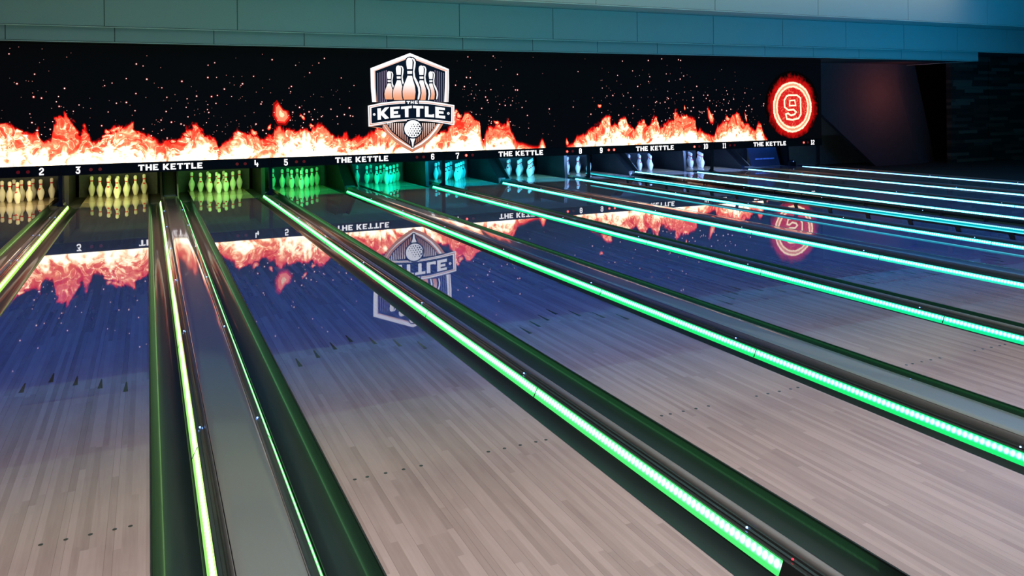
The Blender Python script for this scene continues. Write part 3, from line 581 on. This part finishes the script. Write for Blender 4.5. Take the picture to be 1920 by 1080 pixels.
# raised bumper on the left of lane nine, seen from behind
xb9 = LC[9]-HW
Bm = empty('raised_bumper', (0, 0, 0), 'raised cyan-lit bumper rail on dark arms along the left side of lane nine', 'bumper')
xr = xb9-.205
b = MB(); b.prism([(xr-.006, .092), (xr+.014, .098), (xr+.022, .122), (xr+.010, .128), (xr-.006, .118)], 1.9, 15.35); b.build('rail_body', M['housing'], Bm)
b = MB(); b.prism([(xr-.010, .119), (xr+.010, .129), (xr+.010, .132), (xr-.010, .122)], 1.9, 15.35); b.build('led_strip', led_mat(0, (.10, .8, .95)), Bm)
b = MB(); b.prism([(xr-.004, .132), (xr+.018, .150), (xr+.022, .150), (xr+.022, .132)], 1.9, 15.35); b.build('led_diffuser', glow('bumper_glow', (.0, .55, .65), .8), Bm)
for k in range(18):
    y = 2.45+k*.655
    b = MB(); b.prismx([(y, .03), (y+.06, .03), (y+.09, .105), (y+.03, .118)], xr-.022, xr-.010); b.build('bumper_arm', M['black'], Bm)

# ---------------------------------------------------------------- machine ends: side panels, housings, posts, curtains, lights
wedge = None; part_ = None
for n in range(1, 13):
    xa = LC[n]+HW; wide = (n % 2 == 1); xb = (LC[n+1]-HW) if n < 12 else xa+.529; xc = (xa+xb)/2
    if wide:
        o = empty('machine_housing', (0, 0, 0), f'black sloping pinsetter housing between the pins of lane {WORD[n]} and lane {WORD[n+1]}', 'pinsetter housing', 'pinsetter housings between the pin decks')
        b = MB(); b.prismx([(15.98, -.05), (16.02, .06), (16.95, .62), (17.6, .62), (17.6, -.05)], xc-.105, xc+.105); b.build('housing_body', M['machine'], o)
        for s in (-1, 1):
            b = MB(); b.prismx([(15.85, -.05), (15.9, .055), (16.75, .62), (17.62, .62), (17.62, -.05)], xc+s*.135-.012, xc+s*.135+.012); b.build('side_panel', M['machine'], o)
        b = MB(); b.prismx([(15.84, -.03), (15.89, .055), (16.74, .6), (16.76, .6), (15.92, .055), (15.87, -.03)], xc+.124, xc+.15); b.build('edge_strip', M['rail'], o)
    else:
        b = MB(); b.prismx([(16.15, -.05), (16.2, .62), (17.62, .62), (17.62, -.05)], xc-.035, xc+.035)
        o = b.build('machine_partition', M['machine'])
        tag(o, f'black partition panel between the pins of lane {WORD[n]} and ' + (f'lane {WORD[n+1]}' if n < 12 else 'the dark side wall'), 'partition', 'partitions between the pin decks')
        o = empty('support_post', (xc, 15.1, .0), 'slim black post under the screen beyond lane twelve' if n >= 12 else f'slim black post under the screen between lane {WORD[n]} and lane {WORD[n+1]}', 'post', 'posts under the screen')
        b = MB(); b.box(-.03, .03, 0, .06, .0457, .5595); b.build('post_shaft', M['post'], o)
        b = MB(); b.box(-.055, .055, -.02, .08, .0456, .058); b.prism([(-.13, .058), (-.03, .058), (-.03, .13)], .0, .012); b.build('foot_bracket', M['post'], o)
# curtain behind each deck; colours and strengths of the deck lamps
PC = {2:(1, .80, .38), 3:(.85, .88, .26), 4:(.42, 1, .20), 5:(.03, 1, .16), 6:(.0, 1, .50), 7:(.0, .68, 1), 8:(.10, .68, 1), 9:(.22, .44, 1), 10:(.22, .42, 1), 11:(.24, .42, 1), 12:(.01, .10, 1)}
PP = {2:36, 3:36, 4:36, 5:38, 6:48, 7:72, 8:72, 9:80, 10:84, 11:84, 12:3}
CN = {2:'cream', 3:'yellow', 4:'pale green', 5:'green', 6:'teal', 7:'cyan', 8:'sky-blue', 9:'blue', 10:'blue', 11:'blue', 12:'deep blue'}
for n in range(2, 13):
    xl = LC[n]
    hwl = .70
    b = MB(); b.box(xl-hwl, xl+hwl, 17.66, 17.70, -.1, .75); o = b.build('pit_curtain', M['curtain'])
    tag(o, f'dark curtain hanging behind the pins of lane {WORD[n]}', 'curtain', 'curtains behind the pin decks')
b = MB(); b.box(-5, 15.7, 15.9, 17.75, -.2, -.06); o = b.build('pit_floor', M['pitfloor']); struct(o)
# sweep guard on lane twelve
g = empty('sweep_guard', (LC[12], 16.05, 0), 'dark sweep guard lowered over the pins of lane twelve, lit by three blue spots', 'sweep guard')
b = MB(); b.prismx([(.30, .62), (.34, .62), (.12, .001), (.08, .001)], -.48, .48); b.build('guard_panel', plain('guard_blue', (.03, .04, .07), .45), g)
b = MB(); random.seed(3)
x = -.33
while x < .3:      # the unreadable pale lettering reduced to slanted strokes
    w_ = random.choice((.018, .03, .04)); b.poly([(x, .124, .17), (x+w_, .124, .17), (x+w_+.012, .139, .205), (x+.012, .139, .205)]); x += w_+.010
b.build('guard_marking', plain('marking_blue', (.25, .45, .9), .5), g)
for x in (-.32, 0, .32):
    l = bpy.data.lights.new('guard_spot', 'SPOT'); l.color = (.02, .25, 1); l.energy = 2.2; l.spot_size = math.radians(95); l.shadow_soft_size = .01
    o = bpy.data.objects.new('guard_spot', l); C.objects.link(o); o.parent = g; o.location = (x, .16, .64); o.rotation_euler = (math.radians(10), 0, 0)

# ---------------------------------------------------------------- pins
prof = [(0.0, .0286), (.02, .0360), (.057, .0457), (.085, .0530), (.114, .0605), (.135, .0606), (.149, .0595), (.184, .0495), (.213, .0350), (.238, .0252), (.254, .0235), (.276, .0238), (.299, .0262), (.320, .0300), (.343, .0323), (.360, .0302), (.372, .0225), (.379, .012)]
bm = bmesh.new(); NS = 20; rings = []
fine = []
for (z0, r0), (z1, r1) in zip(prof, prof[1:]):
    k = max(1, int((z1-z0)/.013))
    for i in range(k): fine.append((z0+(z1-z0)*i/k, r0+(r1-r0)*i/k))
fine.append(prof[-1])
for z, r in fine: rings.append([bm.verts.new((r*math.cos(2*PI*i/NS), r*math.sin(2*PI*i/NS), z)) for i in range(NS)])
for q, (a_, b_) in enumerate(zip(rings, rings[1:])):
    zc = (fine[q][0]+fine[q+1][0])/2
    for i in range(NS):
        f = bm.faces.new((a_[i], a_[(i+1) % NS], b_[(i+1) % NS], b_[i])); f.smooth = True
        red = (.247 < zc < .262) or (.272 < zc < .289)
        if .190 < zc < .212 and i in (14, 15): red = True
        if .199 < zc < .207 and i in (13, 16): red = True
        f.material_index = 1 if red else 0
top = bm.verts.new((0, 0, .381))
for i in range(NS): bm.faces.new((rings[-1][i], rings[-1][(i+1) % NS], top)).smooth = True
bm.faces.new(rings[0][::-1])
pm = bpy.data.meshes.new('bowling_pin'); bm.to_mesh(pm); bm.free(); pm.materials.append(M['pin']); pm.materials.append(M['pinred'])
cb = MB(); cb.cyl(0, 0, .379, .0022, 6, 'z', .20); cord0 = None
POS = [(0, 0, 'front head pin'), (-.1525, 1, 'second-row pin on the left'), (.1525, 1, 'second-row pin on the right'),
       (-.305, 2, 'third-row pin on the left'), (0, 2, 'third-row pin in the middle'), (.305, 2, 'third-row pin on the right'),
       (-.4575, 3, 'back-row corner pin on the far left'), (-.1525, 3, 'back-row inner pin on the left'), (.1525, 3, 'back-row inner pin on the right'), (.4575, 3, 'back-row corner pin on the far right')]
random.seed(11)
for n in range(2, 12):
    for dx, row, what in POS:
        o = bpy.data.objects.new('bowling_pin', pm); C.objects.link(o)
        o.location = (LC[n]+dx, 16.5+.25*row, 0); o.rotation_euler.z = random.choice((0, 0, .6, -.5, 1.6, 2.6, 3.4))
        tag(o, f'{CN[n].replace(" ", "-")}-lit bowling pin, {what}, rack of lane {WORD[n]}', 'bowling pin', f'bowling pins on lane {WORD[n]}')
        if cord0 is None: cord0 = cb.build('lift_cord', M['cord'], o)
        else:
            c = cord0.copy(); C.objects.link(c); c.parent = o

# ---------------------------------------------------------------- glyphs for the masking panels
def ribbon(b, pts, w_, y, closed=False, mi=0, tr=lambda p: p):
    n = len(pts); L_, R_ = [], []
    for i in range(n):
        p = Vector(pts[i]); a = Vector(pts[i-1]) if (i > 0 or closed) else None; c = Vector(pts[(i+1) % n]) if (i < n-1 or closed) else None
        d1 = (p-a).normalized() if a is not None else None; d2 = (c-p).normalized() if c is not None else None
        if d1 is None: nrm = Vector((-d2.y, d2.x)); k = 1
        elif d2 is None: nrm = Vector((-d1.y, d1.x)); k = 1
        else:
            nrm = (Vector((-d1.y, d1.x))+Vector((-d2.y, d2.x)))
            if nrm.length < 1e-4: nrm = Vector((-d1.y, d1.x))
            nrm.normalize(); k = 1/max(.45, nrm.dot(Vector((-d1.y, d1.x))))
        L_.append(p+nrm*w_/2*k); R_.append(p-nrm*w_/2*k)
    for i in range(n if closed else n-1):
        j = (i+1) % n
        q = [tr(L_[i]), tr(L_[j]), tr(R_[j]), tr(R_[i])]
        b.poly([(v[0], y, v[1]) for v in q], mi)
oct_ = [(.2,.1),(.4,.1),(.5,.2),(.5,.8),(.4,.9),(.2,.9),(.1,.8),(.1,.2)]
G = {'0':([(oct_, True)], .6), '8':([(oct_, True), ([(.1,.5),(.5,.5)], False)], .6),
     '2':([([(.1,.68),(.1,.8),(.2,.9),(.4,.9),(.5,.8),(.5,.62),(.1,.25),(.1,.1),(.58,.1)], False)], .6),
     '3':([([(.04,.9),(.5,.9),(.26,.56),(.40,.56),(.5,.46),(.5,.2),(.4,.1),(.2,.1),(.1,.2),(.1,.3)], False)], .6),
     '4':([([(.14,1),(.14,.34),(.62,.34)], False), ([(.46,.62),(.46,0)], False)], .6),
     '5':([([(.55,.9),(.12,.9),(.12,.56),(.4,.56),(.5,.46),(.5,.2),(.4,.1),(.2,.1),(.1,.2),(.1,.3)], False)], .6),
     '6':([([(.5,.72),(.5,.8),(.4,.9),(.2,.9),(.1,.8),(.1,.2),(.2,.1),(.4,.1),(.5,.2),(.5,.44),(.4,.54),(.1,.54)], False)], .6),
     '9':([([(.1,.28),(.1,.2),(.2,.1),(.4,.1),(.5,.2),(.5,.8),(.4,.9),(.2,.9),(.1,.8),(.1,.56),(.2,.46),(.5,.46)], False)], .6),
     '7':([([(.08,.74),(.08,.9),(.52,.9),(.50,.72),(.32,.40),(.28,0)], False)], .6),
     '1':([([(.24,.04),(.24,1)], False), ([(.06,.84),(.24,.90)], False), ([(.08,.07),(.40,.07)], False)], .42)}
LT = {'T':([[(0,1),(.72,1),(.72,.74),(.64,.74),(.62,.80),(.47,.80),(.47,0),(.25,0),(.25,.80),(.10,.80),(.08,.74),(0,.74)]], .72),
      'H':([[(0,0),(.22,0),(.22,1),(0,1)],[(.50,0),(.72,0),(.72,1),(.50,1)],[(.2,.40),(.52,.40),(.52,.60),(.2,.60)]], .72),
      'E':([[(0,0),(.22,0),(.22,1),(0,1)],[(.2,.80),(.60,.80),(.60,1),(.2,1)],[(.2,.40),(.52,.40),(.52,.60),(.2,.60)],[(.2,0),(.64,0),(.64,.20),(.2,.20)]], .64),
      'K':([[(0,0),(.22,0),(.22,1),(0,1)],[(.2,.52),(.46,1),(.74,1),(.42,.50),(.76,0),(.48,0),(.2,.42)]], .76),
      'L':([[(0,0),(.22,0),(.22,1),(0,1)],[(.2,0),(.60,0),(.60,.22),(.2,.22)]], .60)}
YM = 15.0
def number_mesh(txt, xc, z0, h, y):
    b = MB(); tot = sum(G[c][1] for c in txt)+.08*(len(txt)-1); x = xc-tot*h*.95/2
    for c in txt:
        for pts, cl in G[c][0]:
            ribbon(b, pts, .172, y, cl, 0, lambda p, x=x: (x+p[0]*h*.95, z0+p[1]*h))
        x += (G[c][1]+.08)*h*.95
    return b
def word_mesh(txt, x0, x1, z0, h, y):
    b = MB(); tot = 0
    for c in txt: tot += (.40 if c == ' ' else LT[c][1]+.12)
    k = (x1-x0)/(tot-.12); x = x0
    for c in txt:
        if c == ' ': x += .40*k; continue
        for pl in LT[c][0]: b.poly([(x+p[0]*k, y, z0+p[1]*h) for p in pl])
        x += (LT[c][1]+.12)*k
    return b
LIT = {(7, 0), (8, 0), (9, 0), (9, 1), (10, 0), (12, 0)}   # 0: first lamp counted from outside/inside as in the photograph
for p in range(1, 12, 2):
    xl = (LC[p]+HW+LC[p+1]-HW)/2; c0 = xl-PITCH/2; c1 = xl+PITCH/2
    if p == 11: c1 = 15.54
    U = empty('masking_unit', (0, 0, 0), f'black masking panel with lamps and white numerals above lanes {WORD[p]} and {WORD[p+1]}', 'masking panel', 'masking panels under the screen')
    b = MB(); b.box(c0+.003, c1-.003, YM+.02, YM+.10, .56, .735); b.box(c0+.003, c1-.003, YM+.012, YM+.02, .725, .735)
    b.build('fascia_panel', M['fascia'], U)
    if p > 1: number_mesh(str(p), xl-PITCH/2+.262+(.02 if p == 11 else 0), .583, .122, YM+.016).build('lane_number', M['letters'], U, fix=False)
    number_mesh(str(p+1), xl+PITCH/2-.262-(.03 if p == 11 else 0), .583, .122, YM+.016).build('lane_number', M['letters'], U, fix=False)
    word_mesh('THE KETTLE', xl-.515, xl+.515, .594, .103, YM+.016).build('name_lettering', M['letters'], U, fix=False)
    for lane in (p, p+1):
        if lane not in PC: continue
        bb = MB(); bb.box(LC[lane]-.42, LC[lane]+.42, YM+.10, YM+.16, .60, .65); lb = bb.build('deck_lamp', M['black'], U)
        area('deck_lamp_beam', (LC[lane], 15.13, .596), (LC[lane], 16.83, .18), .8, .05, PC[lane], PP[lane], 160).parent = U
    for lane, s in ((p, 1), (p+1, -1)):
        for k, off in enumerate((.452, .590)):
            x = xl - s*(PITCH/2-off)
            key = (lane, 0) if (k == 0 if s > 0 else k == 1) else (lane, 1)
            on = key in LIT
            b = MB(); b.cyl(x, YM+.008, .645, .027, 14, 'y', .012, 0)
            lp = b.build('ball_lamp', M['lamp_on'] if on else M['lamp_off'], U)
            if on:
                b = MB(); b.cyl(x, YM+.006, .645, .019, 12, 'y', .004, 0); b.build('lamp_core', M['lamp_core'], lp)
                lp['label'] = 'lit red ball lamp'

# ---------------------------------------------------------------- the LED screen
SX0, SX1, SZ0, SZ1 = -4.7, 15.54, .737, 2.738
S = empty('led_screen', (0, 0, 0), 'long black LED screen showing orange flames, sparks and a shield above all lanes', 'LED screen')
b = MB(); b.box(SX0, SX1, YM+.035, YM+.25, SZ0, SZ1); b.build('screen_case', M['fascia'], S)
def flame_top(x):
    for (a, za), (c, zc) in zip(FLAME, FLAME[1:]):
        if a <= x <= c: return za+(zc-za)*(x-a)/max(1e-6, c-a)
    return FLAME[0][1] if x < FLAME[0][0] else .74
NX = 1100; ys = YM+.030
me = bpy.data.meshes.new('display_surface'); vv = []; ff = []; hh = []
for i in range(NX+1):
    x = SX0+(SX1-SX0)*i/NX; t_ = flame_top(x)
    vv += [(x, ys, SZ0), (x, ys, SZ1)]; hh += [t_, t_]
for i in range(NX): ff.append((2*i, 2*i+2, 2*i+3, 2*i+1))
me.from_pydata(vv, [], ff); at_ = me.attributes.new('flame_top', 'FLOAT', 'POINT'); at_.data.foreach_set('value', hh)
def screen_mat():
    t = NT('screen_picture'); x, y, z = t.xyz()
    a = t.n('ShaderNodeAttribute', attribute_name='flame_top'); h = a.outputs['Fac']
    p1 = t.comb(x, 0.0, t.math('MULTIPLY', z, .55)); p2 = t.comb(t.math('ADD', x, 31.0), 0.0, t.math('MULTIPLY', z, .7))
    n1 = t.noise(p1, 3.2, 4, .55, 1.2); n2 = t.noise(p2, 10, 3, .55, 1.0)
    amp = t.math('MULTIPLY', t.math('SUBTRACT', h, .735, clamp=True), 1.0)
    jag = t.math('MULTIPLY', t.math('ADD', t.math('MULTIPLY', t.math('SUBTRACT', n1, .5), 1.25), t.math('MULTIPLY', t.math('SUBTRACT', n2, .5), .40)), t.math('MINIMUM', t.math('ADD', t.math('MULTIPLY', amp, .9), .0), .42))
    d = t.math('SUBTRACT', t.math('ADD', h, jag), z)
    on = t.step(amp, .004, .03)
    glow_ = t.math('MULTIPLY', t.math('POWER', t.step(d, -.075, .03), 1.4), on)
    body = t.math('MULTIPLY', t.step(d, .0, .035), on)
    q = t.math('DIVIDE', d, t.math('ADD', amp, .12))
    # folded tongues: distorted noise gives salmon pockets with thin bright veins
    m1 = t.noise(t.comb(t.math('MULTIPLY', x, 1.1), 0.0, t.math('MULTIPLY', z, .9)), 2.3, 1.5, .5, 3.0)
    vein = t.math('ABSOLUTE', t.math('SUBTRACT', m1, .46)); veins = t.step(vein, .028, .0)
    m2 = t.noise(t.comb(x, 5.0, z), 1.7, 2, .5, .6); m3 = t.noise(t.comb(x, 9.0, z), 6.5, 2, .5, 2.2)
    low = t.step(q, .25, .85)
    I = t.math('ADD', .30, t.math('MULTIPLY', low, .46))
    I = t.math('ADD', I, t.math('MULTIPLY', t.math('SUBTRACT', m1, .5), 1.25))
    I = t.math('ADD', I, t.math('MULTIPLY', t.math('SUBTRACT', m2, .5), .55))
    I = t.math('ADD', I, t.math('MULTIPLY', t.math('SUBTRACT', m3, .5), .50))
    I = t.math('ADD', I, t.math('MULTIPLY', veins, t.math('SUBTRACT', .26, t.math('MULTIPLY', low, .2))))
    I = t.math('SUBTRACT', I, t.step(d, .07, .0, 0, .16))
    col = t.ramp(I, [(0.0, (.95, .03, .014)), (.10, (1.0, .065, .03)), (.24, (1.0, .125, .06)), (.36, (1.0, .20, .095)), (.44, (1, .33, .16)), (.52, (1, .54, .31)), (.66, (1, .78, .52)), (.84, (1, .93, .76))])
    st = t.ramp(I, [(0, (.36, .36, .36)), (.24, (.44, .44, .44)), (.40, (.52, .52, .52)), (.56, (.78, .78, .78)), (.85, (1, 1, 1))])
    st = t.math('MULTIPLY', st, 3.4)
    e1 = t.n('ShaderNodeVectorMath', operation='SCALE'); t.l(col, e1.inputs[0]); t.l(st, e1.inputs['Scale'])
    red = t.n('ShaderNodeVectorMath', operation='SCALE'); red.inputs[0].default_value = (1, .012, .008); t.l(t.math('MULTIPLY', glow_, 1.7), red.inputs['Scale'])
    base = t.mix(glow_, (.0012, .0013, .0016), red.outputs[0])
    base = t.mix(1.0, base, (0, 0, 0), 'ADD')
    fin = t.mix(body, base, e1.outputs[0])
    e = t.n('ShaderNodeEmission'); t.l(fin, e.inputs[0]); e.inputs[1].default_value = 1.0
    gl = t.n('ShaderNodeBsdfPrincipled'); gl.inputs['Base Color'].default_value = (.002, .002, .0025, 1); gl.inputs['Roughness'].default_value = .6; gl.inputs['Specular IOR Level'].default_value = .08
    ad = t.n('ShaderNodeAddShader'); t.l(e.outputs[0], ad.inputs[0]); t.l(gl.outputs[0], ad.inputs[1]); t.l(ad.outputs[0], t.out.inputs[0])
    return t.m
me.materials.append(screen_mat()); o = bpy.data.objects.new('display_surface', me); C.objects.link(o); o.parent = S

# drifting sparks and torn-off flame scraps shown on the screen
random.seed(5); sp = MB()
sparkm = [glow('spark_core', (1, .80, .75), 1.6), glow('spark_dim', (1, .38, .33), .45), glow('spark_halo', (.9, .06, .05), .22)]
def spark(x, z, r, hot):
    if hot: sp.poly([(x+r*2.1*math.cos(a*PI/5), ys-.0015, z+r*2.1*math.sin(a*PI/5)) for a in range(10)], 2)
    sp.poly([(x+r*math.cos(a*PI/4+.4), ys-.003, z+r*math.sin(a*PI/4+.4)) for a in range(8)], 0 if hot else 1)
clusters = [(-1.6, .35, 60), (.3, .9, 80), (1.4, .8, 80), (2.6, .8, 55), (3.6, .6, 30), (6.0, .5, 75), (7.0, .7, 50), (9.4, .6, 50), (10.6, .6, 60), (11.9, .7, 80), (13.0, .5, 50)]
cnt = 0
for cx, sd, num in clusters:
    for _ in range(num):
        x = random.gauss(cx, sd); zt = max(flame_top(x), .80); z = zt+.03+abs(random.gauss(0, .62))*(1 if random.random() < .7 else 1.8)
        if not (-2.3 < x < 15.4 and z < 2.68): continue
        if 3.78 < x < 5.65: continue
        if (x-14.58)**2+(z-1.54)**2 < .70**2: continue
        hot = random.random() < .38; r = random.uniform(.006, .0115) if hot else random.uniform(.0045, .0085)
        spark(x, z, r, hot); cnt += 1
sp.build('sparks', sparkm, S, fix=False)
scr0 = glow('ember_halo', (.9, .01, .008), .35); scr = glow('ember_red', (1, .03, .02), 1.0); scr2 = glow('ember_orange', (1, .22, .11), 1.5); scr3 = glow('ember_cream', (1, .62, .36), 1.5)
b = MB()
def scrap(x, z, w_, h_, a):
    def rot(px, pz): return (x+px*math.cos(a)-pz*math.sin(a), z+px*math.sin(a)+pz*math.cos(a))
    for k, y_, mi in ((1.22, ys-.002, 0), (1.0, ys-.003, 1), (.80, ys-.004, 2), (.34, ys-.005, 3)):
        pts = [(-.3*w_, -.4*h_), (.1*w_, -.5*h_), (.42*w_, -.25*h_), (.35*w_, .1*h_), (.12*w_, .2*h_), (-.12*w_, .62*h_), (-.32*w_, .5*h_), (-.46*w_, 0)]
        b.poly([(rot(p*k, q*k)[0], y_, rot(p*k, q*k)[1]) for p, q in pts], mi)
for s in ((2.24, 1.53, .30, .36, .15), (2.62, 1.47, .06, .12, .5), (2.78, 1.31, .10, .06, 0), (1.75, 1.20, .12, .12, .3), (2.02, 1.29, .07, .10, -.6), (.62, 1.18, .16, .06, -.4), (-.62, 1.27, .10, .08, .2), (.40, 1.08, .12, .06, .1),
          (5.72, 1.45, .14, .12, 0), (6.55, 1.30, .10, .12, .9), (8.2, .84, .08, .14, 0), (9.02, 1.62, .10, .08, .7), (12.05, 1.34, .16, .34, .25), (12.55, 1.28, .16, .12, 0), (11.3, 1.55, .05, .1, 0), (13.1, 1.3, .05, .2, .2)): scrap(*s)
b.build('flame_scraps', [scr0, scr, scr2, scr3], S, fix=False)

# shield emblem shown on the screen
gm = {}
gm['white'] = glow('emblem_white', (.97, .97, 1), 1.15); gm['ink'] = glow('emblem_ink', (.004, .010, .022), 1)
gm['stripe'] = glow('emblem_stripe', (.20, .16, .25), 1)
def grad(name, z0, z1, c0, c1, s=1):
    t = NT(name); x, y, z = t.xyz(); return t.emit(t.mix(t.step(z, z0, z1), c1, c0), s)
gm['copper'] = grad('emblem_copper', .9, 2.6, (.95, .62, .52), (.62, .25, .15))
gm['pin'] = grad('emblem_pin', 1.80, 2.15, (1, .98, .98), (.85, .36, .20), 1.1)
gm['barred'] = grad('emblem_bars', .98, 1.40, (1, .82, .76), (.50, .20, .13))
keys = ['white', 'ink', 'stripe', 'copper', 'pin', 'barred']; b = MB()
for i, (m_, pts) in enumerate(SHIELD): b.poly([(x, ys-.006-.0009*i, z) for x, z in pts], keys.index(m_))
o = b.build('shield_emblem', [gm[k] for k in keys], S, fix=False)
o['label'] = 'silver and copper shield with bowling pins, golf ball and lettering'

# burning number disc on the screen's far end
def disc_mat():
    t = NT('burning_disc'); x, y, z = t.xyz()
    dx = t.math('SUBTRACT', x, 14.575); dz = t.math('SUBTRACT', z, 1.535)
    r = t.math('SQRT', t.math('ADD', t.math('MULTIPLY', dx, dx), t.math('MULTIPLY', dz, dz)))
    v = t.comb(dx, 0.0, t.math('MULTIPLY', dz, .75)); n1 = t.noise(v, 6, 5, .65, 1.5); n2 = t.noise(v, 15, 4, .6, 1.0); n3 = t.noise(t.comb(dx, 3.0, dz), 9, 3, .5, 2)
    rj = t.math('ADD', r, t.math('MULTIPLY', t.math('SUBTRACT', n1, .5), .42)); rk = t.math('ADD', r, t.math('MULTIPLY', t.math('SUBTRACT', n2, .5), .07))
    vis = t.step(rj, .84, .64)
    inner = t.mix(t.step(n3, .48, .72), (.72, .014, .016), (1.0, .17, .10))
    outer = t.mix(t.step(rj, .62, .54), (.60, .006, .006), (1.1, .09, .05))
    c = t.mix(t.step(r, .53, .56), inner, outer)
    def band(c0, w0, w1): return t.step(t.math('ABSOLUTE', t.math('SUBTRACT', rk, c0)), w1, w0)
    c = t.mix(t.math('MULTIPLY', band(.555, .062, .085), .85), c, (1.2, .46, .27))
    c = t.mix(band(.604, .006, .034), c, (1.8, 1.4, .85)); c = t.mix(band(.510, .004, .030), c, (1.8, 1.35, .8))
    c = t.mix(vis, (.0012, .0013, .0016), c)
    return t.emit(c, 1.0)
b = MB(); N_ = 48; b.poly([(14.575+.88*math.cos(2*PI*i/N_), ys-.006, 1.60+.84*math.sin(2*PI*i/N_)) for i in range(N_)]); b.build('burning_disc', disc_mat(), S, fix=False)
ring = glow('numeral_outline', (1, .80, .50), 1.6); b = MB(); ribbon(b, NINE, .042, ys-.012, True); ribbon(b, NINE_HOLE, .034, ys-.012, True)
b.build('burning_numeral', ring, S, fix=False)
# soft red fill light added to tint the feature wall
area('wall_red_fill', (19.4, 15.2, 1.9), (19.5, 16.6, 1.9), .3, .3, (1, .22, .14), 7, 150)

# small sensor box with a blue lamp beside the last pin deck
o = empty('ball_sensor', (15.42, 15.9, 0), 'small black sensor box with a tiny blue lamp beside the pins of lane twelve', 'sensor')
b = MB(); b.box(-.10, .10, 0, .08, -.0595, .10); b.prism([(-.06, .10), (.05, .10), (.02, .15), (-.04, .14)], .01, .07); b.build('sensor_body', M['machine'], o)
b = MB(); b.cyl(.01, -.008, .105, .014, 10, 'y', .01); b.build('blue_lamp', glow('sensor_blue', (.06, .25, 1), 1.6), o)
# dim unseen fill light added to brighten the alcove wall
l = bpy.data.lights.new('alcove_fill', 'POINT'); l.color = (1, .95, .72); l.energy = 5; l.shadow_soft_size = .1
o = bpy.data.objects.new('alcove_fill', l); C.objects.link(o); o.location = (16.2, 17.0, 1.9)
